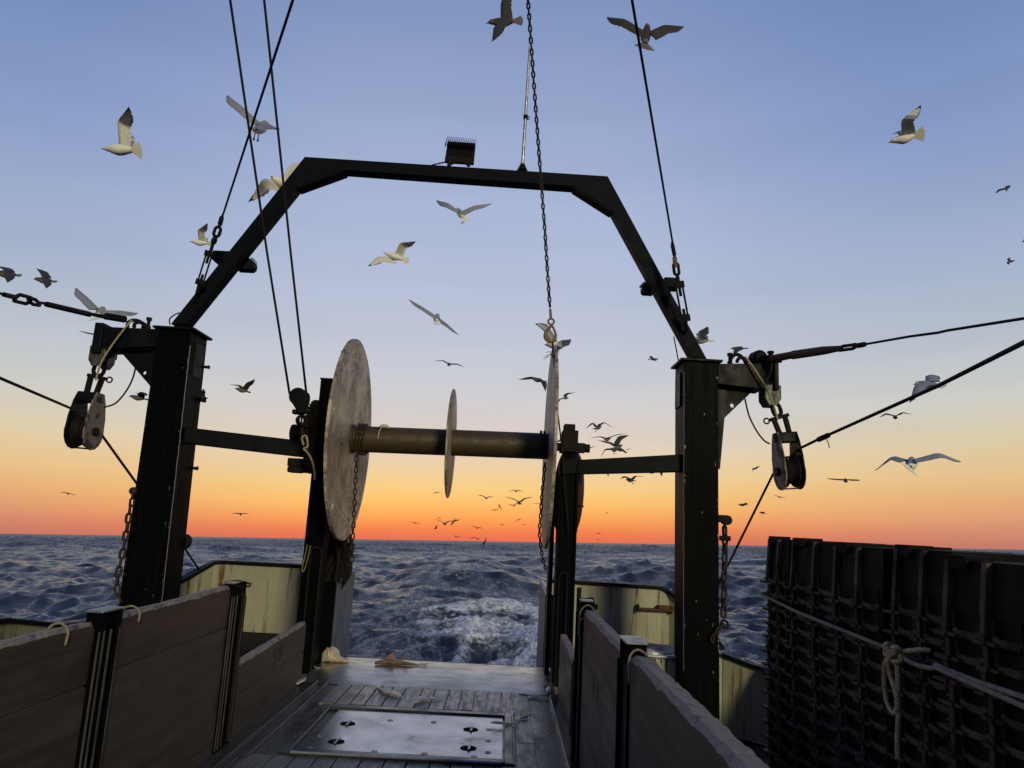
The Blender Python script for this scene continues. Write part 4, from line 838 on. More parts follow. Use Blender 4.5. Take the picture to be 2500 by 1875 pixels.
for k in range(7): 
    ax = V((r_.uniform(-1, 1), r_.uniform(-1, 1), r_.uniform(-1, 1))).normalized(); u = ax.cross(V((.3, .2, 1))).normalized(); w = ax.cross(u); R_ = r_.uniform(.020, .034)
    b.tube([kc+V((0, 0, r_.uniform(-.03, .03)))+u*R_*math.cos(a)+w*R_*math.sin(a) for a in [2*math.pi*i/12 for i in range(12)]], .010, 6, True)
b.build('knot', M['green'], hl_, smooth=True)
b = MB()
for k in range(12):
    e = kc+V((r_.uniform(-.14, .08), r_.uniform(-.05, .05), r_.uniform(-.10, .09))); b.tube(curve([kc, kc.lerp(e, .5)+V((0, 0, .02)), e], 4), .003, 4)
b.build('frayed_end', M['rust'], hl_)

# ================================================================== chains hung on the gantry posts
o = MB().chain([PY(*z1(x, y), YG-.03) for x, y in ((825, -5), (816, 60), (800, 170), (780, 280), (760, 370), (742, 460), (738, 530), (760, 590), (785, 645))], .105, .145, .085, .017).build('chain', M['chain'], smooth=True); tag(o, 'heavy rusty chain hanging down the outer edge of the left gantry post', 'chain')
o = MB().lathe(PY(*zN(848, 1500), YG+.02), (0, 1, 0), [(.045, -.04), (.05, 0), (.045, .06)], 10).chain([PY(*zN(845, 1500), YG), PY(*zN(835, 1580), YG), PY(*zN(825, 1640), YG)], .09, .125, .075, .016).build('chain', M['chain'], smooth=True); tag(o, 'short chain shackled to the outer edge of the left gantry post above the heavy chain', 'chain')
t = thing('fairlead', PY(*z1(1165, 230), YG+.5), 'small roller fairlead with a hanging chain behind the left gantry post', 'roller')
MB().lathe(PY(*z1(1166, 226), YG+.55), (.3, 1, 0), [(.075, -.05), (.095, -.03), (.07, 0), (.095, .03), (.075, .05)], 18).build('roller', M['dark'], t, smooth=40)
MB().chain([PY(*z1(1150, 270), YG+.55), PY(*z1(1142, 400), YG+.55), PY(*z1(1122, 560), YG+.55)], .07, .095, .06, .013).build('chain', M['chain'], t, smooth=True)
MB().tube([PY(*z1(1170, 270), YG+.55), PY(*z1(1255, 395), 11.4)], .014).build('rod', M['dark'], t)
t = thing('post_chain', PY(1765, 1530, YG+.1), 'heavy chain with a ring hanging from a bracket on the right gantry post', 'chain')
q = PY(*z3c(1340, 90), YG+.1); MB().box(rt1.x-.04, q.x+.04, YG+.04, YG+.16, q.z-.03, q.z+.06).lathe(q+V((.03, -.07, .0)), (0, 1, 0), [(.06, 0), (.06, .14)], 12).build('bracket', M['dark'], t, bevel=.01)
MB().chain([PY(*z3c(1345, 130), YG+.1), PY(*z3c(1348, 250), YG+.1), PY(*z3c(1344, 420), YG+.1), PY(*z3c(1342, 600), YG+.1), PY(*z3c(1338, 720), YG+.1)], .108, .15, .09, .0175).build('chain', M['chain'], t, smooth=True)
c = PY(*z3c(1345, 748), YG+.08); MB().tube([c+V((.04*math.cos(k), .02*math.sin(k), .04*math.sin(k))) for k in [2*math.pi*i/14 for i in range(14)]], .015, 7, True).build('ring', M['dark'], t, smooth=True)
MB().lathe(PY(*z3c(1345, 205), YG+.06), (1, 0, 0), [(.03, -.06), (.03, .07)], 8).build('bolt', M['dark'], t, smooth=40)
MB().chain([PY(*z3c(1335, 745), YG+.0), PY(*z3c(1300, 790), YG-.05), PY(*z3c(1265, 830), YG-.05), PY(*z3c(1270, 900), YG-.05)], .07, .095, .055, .011).build('loose_chain', M['chain'], t, smooth=True)
# ================================================================== boards of the trawl well
def board(xi, xo, y0, y1, z0, z1a, z1b, label, seed, grain=.004, group=None):
    """a plank on edge: inner face xi, outer face xo; top edge worn and uneven from z1a to z1b"""
    r_ = random.Random(seed); n = max(8, int((y1-y0)/.028)); vs = []; s = 1 if xo < xi else -1
    o1 = o2 = 0
    for i in range(n+1):
        f = i/n; y = y0+(y1-y0)*f; z = z1a+(z1b-z1a)*f
        o1 = .8*o1+r_.gauss(0, grain*.62); o2 = .85*o2+r_.gauss(0, grain*.3); e = -.02 if i in (0, n) else 0
        xm = xo+(xi-xo)*(.78+r_.uniform(-.05, .05))
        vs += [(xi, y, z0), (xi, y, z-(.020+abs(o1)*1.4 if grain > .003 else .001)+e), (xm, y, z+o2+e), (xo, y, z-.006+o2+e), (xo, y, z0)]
    fs = []; mi = []
    for i in range(n):
        a = 5*i; b = a+5
        for j in range(5):
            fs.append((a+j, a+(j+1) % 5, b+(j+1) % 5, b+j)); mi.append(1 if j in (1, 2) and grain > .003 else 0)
    fs += [(4, 3, 2, 1, 0), tuple(range(5*n, 5*n+5))]; mi += [0, 0]
    m = MB(); m.add(vs, fs); m.m = mi
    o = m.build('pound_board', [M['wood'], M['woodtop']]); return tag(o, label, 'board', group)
G = 'pound boards along the trawl well'
board(-2.2, -2.27, -4, 4.25, .935, 1.262, 1.262, 'upper board of the nearest left wall bay, its worn top edge catching the light', 1, group=G)
board(-2.2, -2.27, -4, 4.25, .0, .931, .931, 'dark lower board of the nearest left wall bay', 2, .002, G)
board(-2.2, -2.27, 4.51, 6.29, .962, 1.262, 1.285, 'upper board of the middle left wall bay, between two steel stanchions', 3, group=G)
board(-2.2, -2.27, 4.51, 6.29, .0, .958, .958, 'lower board of the middle left wall bay, between two steel stanchions', 4, .002, G)
b5 = board(-2.22, -2.29, 6.74, 8.95, .34, .60, .67, 'low far left board marked with painted digits', 5, group=G)
board(-2.22, -2.29, 6.74, 8.95, .0, .336, .336, 'bottom board of the low far left bay', 6, .002, G)
board(.7, .79, -4, 4.12, .0, 1.262, 1.262, 'nearest right wall board, brown with a broad splintered pale top edge', 7, .0065, G)
board(.7, .78, 4.40, 6.46, .955, 1.235, 1.225, 'upper board of the middle right wall bay, between two steel stanchions', 8, .006, G)
b9 = board(.7, .78, 4.40, 6.46, .0, .951, .951, 'lower board of the middle right wall bay with painted letters', 9, .002, G)
board(.70, .77, 7.35, 8.85, .36, .68, .70, 'upper board of the low far right bay next to the drum post', 10, .008, G)
board(.70, .77, 7.35, 8.85, .0, .356, .356, 'bottom board of the low far right bay next to the drum post', 11, .002, G)
def marks(parent, strokes, w, dx_):
    b = MB()
    for s_ in strokes:
        for a, c in zip(s_, s_[1:]):
            a, c = V(a), V(c); d = (c-a).normalized(); n_ = V((0, -d.z, d.y))*w/2
            b.prism([a-n_-d*w*.2, a+n_-d*w*.2, c+n_+d*w*.2, c-n_+d*w*.2], (dx_, 0, 0))
    b.build('painted_mark', M['mark'], parent)
zT = reg(620, 1520, 13.825)
def T5(*pp): return [PX(*zT(x, y), -2.2185) for x, y in pp]
marks(b5, [T5((788, 885), (740, 960), (705, 1060), (690, 1180)), T5((690, 1130), (745, 1110), (765, 1160), (745, 1260), (700, 1390), (645, 1480)),
           T5((880, 930), (890, 840), (935, 740), (965, 745), (960, 850), (935, 1000), (890, 1160), (840, 1290)), T5((880, 930), (885, 1040), (935, 1010))], .013, .0025)
zU = reg(1380, 1600, 13.825)
def T9(*pp): return [PX(*zU(x, y), .6985) for x, y in pp]
marks(b9, [T9((948, 790), (945, 900), (942, 1050), (940, 1220)), T9((948, 790), (975, 900), (975, 1010), (945, 1120)),
           T9((910, 1250), (905, 1500)), T9((1080, 985), (1050, 1090), (1050, 1200)), T9((1080, 985), (1108, 1100), (1105, 1280), (1085, 1450), (1050, 1620))], .013, -.0025)
def stanchion(x0, x1, y0, y1, zt, label, hoop=0, side=1):
    t = thing('stanchion', ((x0+x1)/2, (y0+y1)/2, 0), label, 'stanchion', 'steel stanchions that hold the pound boards')
    b = MB().box(x0, x1, y0, y0+.022, 0, zt).box(x0, x1, y1-.022, y1, 0, zt).box((x0+x1)/2-.02, (x0+x1)/2+.02, y0+.022, y1-.022, 0, zt)
    xi = x1 if side > 0 else x0
    b.box(min(xi, xi-.035*side), max(xi, xi-.035*side), y0+.05, y0+.075, 0, zt-.05).box(xi-.03, xi+.0, y0+.12, y0+.15, 0, zt-.09)
    b.build('column', M['black2'], t, bevel=.004)
    for yy in (y0-.002, y0+.05, y0+.12, y1-.020): MB().box(xi-.004 if side > 0 else xi-.002, xi+.002 if side > 0 else xi+.004, yy, yy+.014, .02, zt-.10).build('worn_edge', M['edge'], t)
    MB().box(x0-.006, x1+.006, y0-.006, y0+.12 if hoop else y1+.004, zt, zt+.012).build('cap_plate', M['steel'], t, bevel=.004)
    if hoop:
        for q in (0, .055):
            MB().tube([(xi-.01*side, y1+.02-q, .02), (xi-.01*side, y1+.02-q, zt-.16)]+curve([(xi-.01*side, y1+.02-q, zt-.14), (xi-.02*side, y1-.02-q, zt-.06), (xi-.03*side, y1-.10-q, zt-.03), (xi-.04*side, y1-.16-q, zt-.02)]), .014, 8).build('hoop_bar', M['dark'], t, smooth=60)
    return t
stanchion(-2.265, -2.18, 4.265, 4.50, 1.30, 'steel stanchion between the nearest and the middle left boards, bright cap on top', 0, 1)
stanchion(-2.26, -2.185, 6.30, 6.62, 1.295, 'steel stanchion with a curved hoop at the aft end of the middle left boards', 1, 1)
stanchion(.685, .79, 4.135, 4.385, 1.30, 'steel stanchion between the nearest and the middle right boards, bright cap on top', 0, -1)
stanchion(.68, .78, 6.48, 6.84, 1.285, 'steel stanchion with a curved hoop at the aft end of the middle right boards', 1, -1)
# small rope ends tied over the boards
for pts, lab in (([( -2.285, 3.96, 1.1), (-2.29, 3.96, 1.24), (-2.235, 3.96, 1.285), (-2.185, 3.96, 1.25), (-2.184, 3.955, 1.18)], 'pale rope loop over the top of the nearest left board'),
                 ([(-2.285, 4.72, 1.1), (-2.29, 4.70, 1.25), (-2.235, 4.70, 1.29), (-2.185, 4.71, 1.26), (-2.184, 4.715, 1.20)], 'dull rope loop over the near end of the middle left board'),
                 ([(.80, 4.05, .9), (.80, 4.06, 1.2), (.74, 4.06, 1.285), (.685, 4.05, 1.25), (.684, 4.04, 1.12)], 'rope end hanging over the far end of the nearest right board'),
                 ([(.66, 6.44, 1.0), (.67, 6.45, 1.2), (.74, 6.46, 1.26), (.79, 6.45, 1.2), (.70, 6.44, 1.16), (.66, 6.43, 1.12)], 'rope turns on the hooped right stanchion')):
    o = MB().tube(curve(pts), .0065, 7).build('rope_end', M['greyrope'], smooth=True); tag(o, lab, 'rope')
# ================================================================== deck boards and hatch
r_ = random.Random(12)
x = -1.78
b = MB()
while x < .12:
    w = r_.uniform(.14, .19); b.box(x, x+w-.012, 7.98+r_.uniform(0, .02), 8.93, 0, .022+r_.uniform(-.003, .003)); x += w
x = -1.9
while x < .42:
    w = r_.uniform(.15, .2); b.box(x, x+w-.012, 2.0, 6.30, 0, .020+r_.uniform(-.003, .003)); x += w
st(b.build('deck_planking', M['plank'], bevel=.004))
b = MB()
for (x0, x1, y0, y1) in ((.20, .36, 5.2, 6.95), (.20, .36, 6.96, 7.9), (.20, .36, 7.91, 8.9), (.12, .19, 6.35, 8.9)): b.box(x0, x1, y0, y1, 0, .024)
st(b.build('deck_strip', M['plank'], bevel=.004))
b = MB()
for x0, h in ((-1.93, .03), (-2.04, .05)): b.box(x0, x0+.03, 1.0, 8.9, 0, h)
b.box(.60, .63, 1, 8.8, 0, .04)
st(b.build('scupper_bar', M['deck'], bevel=.005))
ht = thing('deck_hatch', (-.74, 7.1, 0), 'flush metal deck hatch with a wet shining cover and four hand holes', 'hatch')
MB().box(-1.70, -1.62, 6.33, 7.92, .002, .035).box(.10, .17, 6.33, 7.92, .002, .035).box(-1.62, .10, 7.82, 7.92, .002, .035).box(-1.62, .10, 6.33, 6.42, .002, .042).build('frame', M['deck'], ht, bevel=.006)
MB().box(-1.60, .08, 6.30, 6.328, .03, .052).build('bright_edge', M['steel'], ht, bevel=.008)
MB().box(-1.53, .085, 6.45, 7.78, .003, .018).build('cover', M['hatch'], ht, bevel=.004)
z4 = reg(640, 1560, 2.989)
for x_, y_ in ((625, 617), (541, 748), (1522, 660), (1505, 796)):
    c = PZ(*z4(x_, y_), .02); c.z = .0185
    hh_ = MB().lathe(c, (0, 0, 1), [(.066, 0), (.070, .003)], 20).build('hand_hole_shade', M['hole_shade'], ht)  # flat dark disc; the shade of the recess is put into its colour
    MB().beam(c+V((.004, -.075, .010)), c+V((.012, .075, .010)), .020, .008).build('hand_bar', M['steel'], hh_)
for x_, y_ in ((935, 593), (1252, 607), (1655, 660), (1650, 741), (1648, 827), (1545, 858), (1185, 836), (818, 820), (350, 797), (420, 705)):
    c = PZ(*z4(x_, y_), .02); c.z = .0185
    MB().lathe(c, (0, 0, 1), [(.026, 0), (.026, .004), (.018, .004), (.018, .002)], 14).build('bolt', M['steel'], ht)
# ================================================================== fish left on the deck
def fish(name, path, wd, hg, m, label, tail=.09, dorsal=None, flat=1.0):
    pts = curve(path, 6); n = len(pts); b = MB(); vs = []; k = 10
    for i, p in enumerate(pts):
        f = i/(n-1); r = (math.sin(math.pi*min(1, f*.86+.10))**.75)*(1-.55*f) if f < 1 else .1; r = max(r, .13)
        d = (pts[min(i+1, n-1)]-pts[max(i-1, 0)]).normalized(); s = d.cross(V((0, 0, 1))).normalized()
        for j in range(k):
            a = 2*math.pi*j/k; vs.append(p+s*(wd/2*r*math.cos(a))+V((0, 0, hg/2*r*math.sin(a)+hg/2*r*.9)))
    fs = [(i*k+j, i*k+(j+1) % k, i*k+k+(j+1) % k, i*k+k+j) for i in range(n-1) for j in range(k)]+[tuple(range(k-1, -1, -1)), tuple(range((n-1)*k, n*k))]
    b.add(vs, fs); e = pts[-1]; d = (pts[-1]-pts[-3]).normalized(); s = d.cross(V((0, 0, 1))).normalized(); z = V((0, 0, hg*.15))
    b.prism([e+z-d*.01-s*.012, e+z-d*.01+s*.012, e+z+d*tail+s*tail*.55, e+z+d*tail*.65, e+z+d*tail-s*tail*.55], (0, 0, .006))
    if dorsal:
        for f, h, l in dorsal:
            i = int(f*(n-1)); p = pts[i]+V((0, 0, hg*.75)); d = (pts[min(i+1, n-1)]-pts[max(0, i-1)]).normalized(); s = d.cross(V((0, 0, 1)))
            b.prism([p-d*l*.5-s*.004, p+d*l*.35+V((0, 0, h))-s*.004, p+d*l*.5-s*.004], s*.008)
    o = b.build(name, m, smooth=55); return tag(o, label, 'fish')
def q4(x, y, z=.03): return PZ(*z4(x, y), z)
fish('fish', [q4(1012, 418), q4(960, 408), q4(905, 395), q4(868, 378), q4(848, 358)], .085, .060, M['fish'], 'pale fish with a raised tail on the deck planks, left of the other one', .07, [(.5, .03, .06)])
fish('fish', [q4(1118, 468), q4(1150, 452), q4(1190, 446), q4(1228, 440)], .085, .060, M['fish'], 'pale fish with an upright fin on the deck planks, right of the other one', .06, [(.72, .085, .05)])
fish('shark', [PZ(*z4(828, 186), .06), PZ(*z4(900, 182), .06), PZ(*z4(985, 186), .06), PZ(*z4(1070, 192), .06), PZ(*z4(1150, 194), .06)], .15, .085, M['shark'], 'small tan shark lying along the sill of the stern ramp', .10, [(.36, .085, .13), (.70, .045, .08)])
fish('skate', [PZ(*z4(425, 165), .055), PZ(*z4(455, 163), .055), PZ(*z4(500, 163), .055), PZ(*z4(530, 168), .055), PZ(*z4(625, 172), .055)], .36, .27, M['skate'], 'buff skate humped up in the left corner of the stern sill', .03)
fish('fish', [q4(1672, 612, .045), q4(1720, 618, .045), q4(1780, 622, .04), q4(1838, 618, .04)], .10, .03, M['skate'], 'flat fish lying on the far right corner of the hatch', .05)
fish('fish', [q4(1938, 578), q4(1905, 580), q4(1868, 590)], .06, .04, M['fish'], 'small white fish just right of the hatch corner', .05)
fish('fish', [PZ(*z4(345, 195), .05), PZ(*z4(372, 206), .05), PZ(*z4(392, 214), .05)], .06, .045, M['fish'], 'small pale fish against the left drum post', .06, [(.3, .05, .04)])
fish('fish', [PZ(*z4(1870, 398), .02), PZ(*z4(1960, 412), .02), PZ(*z4(2095, 432), .02)], .16, .03, M['fish'], 'long pale flat fish below the right end of the ramp', .05)
fish('fish', [PZ(*z4(258, 330), .02), PZ(*z4(290, 308), .02), PZ(*z4(325, 275), .02)], .09, .035, M['fish'], 'pale fish pressed against the low far left board', .05)
fish('fish', [PZ(*z4(2085, 392), .03), PZ(*z4(2092, 370), .03), PZ(*z4(2097, 345), .03)], .07, .045, M['fish'], 'small white fish at the foot of the right drum post', .05)
e = thing('fish_scrap', ZO(742, 678, YD-.16), 'pale fish scrap draped over the left part of the drum barrel', 'fish')
MB().tube(curve([ZO(780, 686, YD-.10), ZO(755, 674, YD-.13), ZO(730, 676, YD-.15), ZO(716, 684, YD-.165)]), [.012]*9+[.022]*10+[.026]*9+[.02]*9, 8).build('skin', M['skate'], e, smooth=True) if False else MB().tube([ZO(782, 688, YD-.10), ZO(760, 676, YD-.12), ZO(738, 674, YD-.14), ZO(720, 680, YD-.165)], [.010, .024, .026, .016], 9).build('skin', M['skate'], e, smooth=True)
MB().tube(curve([ZO(735, 680, YD-.165), ZO(718, 700, YD-.19), ZO(710, 730, YD-.20), ZO(706, 758, YD-.19)]), .0075, 6).build('strip', M['skate'], e, smooth=True)

# ================================================================== stacked fish tubs
XS = 1.5; PITCH = .0735; ZB0 = 1.645; HT = .245; TIERS = 24
def tub_mesh(w, seed, top=False):
    """upside-down nesting tub: x = 0 is the face, y from 0 (far end) to -w; z = 0 is the lip"""
    r_ = random.Random(seed); b = MB(); D = .56; g = .006
    y0, y1 = -g, -w+g; t = .022
    vs = [(0, y0, 0), (D, y0, 0), (D, y1, 0), (0, y1, 0), (t, y0-t*.5, HT), (D-t, y0-t*.5, HT), (D-t, y1+t*.5, HT), (t, y1+t*.5, HT)]
    b.add(vs, [(0, 4, 5, 1), (1, 5, 6, 2), (2, 6, 7, 3), (3, 7, 4, 0), (4, 7, 6, 5)], 0)
    # a slotted lip, and two U-shaped pockets between pillars
    n = 2; pw = (y0-y1)/n
    b.box(-.012, .002, y1, y0, 0, .009, 0)
    b.box(-.034, D, y0, y0+.032, .0, .011, 1)
    for k in range(n):
        a = y0-pw*k
        b.box(-.036, -.011, a-pw*.26, a-pw*.005, .000, .012, 1)
        b.box(-.024, -.011, a-pw*.22, a-pw*.02, .027, .034, 1)
        b.box(-.030, -.011, a-pw*.48, a-pw*.30, .002, .012, 1 if r_.random() < .7 else 0)
        zt_ = PITCH-.006 if not top else PITCH*1.15
        pts = [(a-pw*.36, zt_), (a-pw*.36, .030), (a-pw*.39, .019), (a-pw*.46, .014), (a-pw*.86, .014), (a-pw*.93, .019), (a-pw*.96, .030), (a-pw*.96, zt_)]
        for (ya, za), (yb, zb) in zip(pts, pts[1:]): b.beam((-.012, ya, za), (-.012, yb, zb), .022, .007, (1, 0, 0), 1 if za < .032 and zb < .032 else 0)
        if top: b.beam((-.006, a-.013, .008), (.012, a-.020, HT*.99), .022, .026, (0, 1, 0), 1)
        else: b.box(-.014, .010, a-.028, a-.002, .012, PITCH-.004, 1)
    if top: b.box(.004, .10, y0-(y0-y1)*.30, y0-.012, HT-.03, HT+.014, 0)
    return b
bounds = [4.30, 3.98, 3.42, 2.96, 2.57, 2.14, 1.70]
names = ['farthest', 'second', 'third', 'fourth', 'fifth', 'nearest']
ords = ['top', 'second', 'third', 'fourth', 'fifth', 'sixth', 'seventh', 'eighth', 'ninth', 'tenth', 'eleventh', 'twelfth', 'thirteenth', 'fourteenth', 'fifteenth', 'sixteenth', 'seventeenth', 'eighteenth', 'nineteenth', 'twentieth', 'twenty-first', 'twenty-second', 'twenty-third', 'twenty-fourth']
r_ = random.Random(21)
for ci in range(6):
    w = bounds[ci]-bounds[ci+1]; zoff = (0, .004, -.014, -.008, -.030, -.026)[ci]; xoff = (0, .012, -.008, .014, -.012, .010)[ci]; w -= .022
    crown_tub = tub_mesh(w, 30+ci, True).build('fish_tub', [M['crate'], M['crateedge']], base=(0, 0, 0))
    proto = tub_mesh(w, 30+ci).build('fish_tub', [M['crate'], M['crateedge']], base=(0, 0, 0), bevel=0)
    for k in range(TIERS):
        o = crown_tub if k == 0 else proto if k == 1 else proto.copy()
        if k > 1: C.objects.link(o); ship_roots.append(o)
        o.location = (XS+xoff+r_.uniform(-.007, .007), bounds[ci]+r_.uniform(-.006, .006), ZB0+zoff-PITCH*k+r_.uniform(-.005, .005))
        o.rotation_euler = (r_.uniform(-.010, .010), r_.uniform(-.010, .010), r_.uniform(-.014, .014))
        where = 'farthest stack, by the cream bulwark' if ci == 0 else 'nearest stack, by the right edge' if ci == 5 else names[ci]+' stack from the far end'
        tag(o, f"{ords[k]} black fish tub {'' if k == 0 else 'down '}in the {where}", 'fish tub', 'stacked black fish tubs')
for ci in range(6):
    o = MB().box(XS+.02, XS+.54, bounds[ci+1]+.01, bounds[ci]-.01, -.70, -.58).box(XS+.05, XS+.5, bounds[ci+1]+.03, bounds[ci]-.03, -.58, -.10).build('tub_base', M['crate'], bevel=.01)
    tag(o, f'dark plinth under the {names[ci]} stack of fish tubs', 'plinth', 'plinths under the fish tub stacks')
# lashing round the stacks with a slip knot
z7 = reg(1820, 1290, 5.53); zR = reg(2050, 1450, 4.9156)
XR_ = 1.445
def RX(x, y, d=0): return PX(*zR(x, y), XR_-d)
knot = RX(620, 700, .02)
o = MB().rope([V((2.06, 4.36, PX(*z7(180, 870), XR_).z+.02)), V((1.52, 4.36, PX(*z7(180, 870), XR_).z)), PX(*z7(200, 885), XR_), PX(*z7(700, 1130), XR_), PX(*z7(1300, 1370), XR_), PX(*z7(1850, 1590), XR_), RX(560, 640)], .0085, .04, 5).build('lashing', M['greyrope'], smooth=True)
tag(o, 'grey rope stretched across the tub stacks from the far end to the knot', 'rope')
kn = thing('slip_knot', knot+V((0, 0, -.2)), 'yellowish rope slip knot with a long loop and tail hanging on the tub stacks', 'rope')
R0 = .0088
loop = curve([RX(640, 760, .02), RX(590, 770, .03), RX(545, 830, .03), RX(535, 1000, .03), RX(545, 1180, .03), RX(575, 1320, .03), RX(625, 1410, .03), RX(665, 1420, .03), RX(690, 1340, .035), RX(678, 1200, .035), RX(640, 1080, .035), RX(600, 950, .035), RX(585, 830, .04), RX(610, 760, .045)], 8)
MB().rope(loop, R0, .036, 6).build('loop', M['rope'], kn, smooth=True)
MB().rope(curve([RX(660, 790, .03), RX(690, 860, .03), RX(697, 1000, .03), RX(700, 1200, .025), RX(702, 1450, .025), RX(695, 1640, .025), RX(690, 1800, .03), RX(700, 2000, .03)], 8), R0, .036, 6).build('tail', M['rope'], kn, smooth=True)
b = MB()
for pts in ([(545, 640), (560, 600), (610, 605), (650, 650), (640, 720), (590, 740), (550, 720), (545, 650)], [(610, 650), (680, 640), (740, 690), (760, 750), (720, 800), (650, 810), (620, 770)], [(560, 610), (590, 680), (650, 740), (720, 760)], [(700, 650), (660, 700), (640, 780), (690, 820), (740, 790), (720, 730)], [(560, 730), (600, 700), (680, 690), (780, 730)]):
    b.rope(curve([RX(x, y, .02+.02*math.sin(i*1.7)) for i, (x, y) in enumerate(pts)], 7), R0, .036, 6)
b.build('knot', M['rope'], kn, smooth=True)
o = MB().rope(curve([RX(745, 690, .01), RX(850, 680, .01), RX(960, 670, .0), RX(1105, 685, -.03)], 8), R0, .038, 6).build('lashing', M['rope'], smooth=True); tag(o, 'upper rope running right from the slip knot into the gap between the stacks', 'rope')
o = MB().rope(curve([RX(740, 740, .02), RX(830, 810, .02), RX(950, 860, .01), RX(1100, 890, .0), RX(1160, 870, .0)], 8), R0, .038, 6).rope([RX(1150, 850, .01), RX(1240, 890, .01), RX(1640, 1050, .01), RX(2212, 1240, .02), RX(2700, 1400, .02)], R0, .038, 6).rope([RX(1150, 880, .015), RX(1260, 930, .02), RX(1640, 1100, .02), RX(2212, 1350, .03), RX(2700, 1560, .03)], R0, .038, 6).build('lashing', M['greyrope'], smooth=True); tag(o, 'doubled rope running from the slip knot to the nearest tub stacks', 'rope')
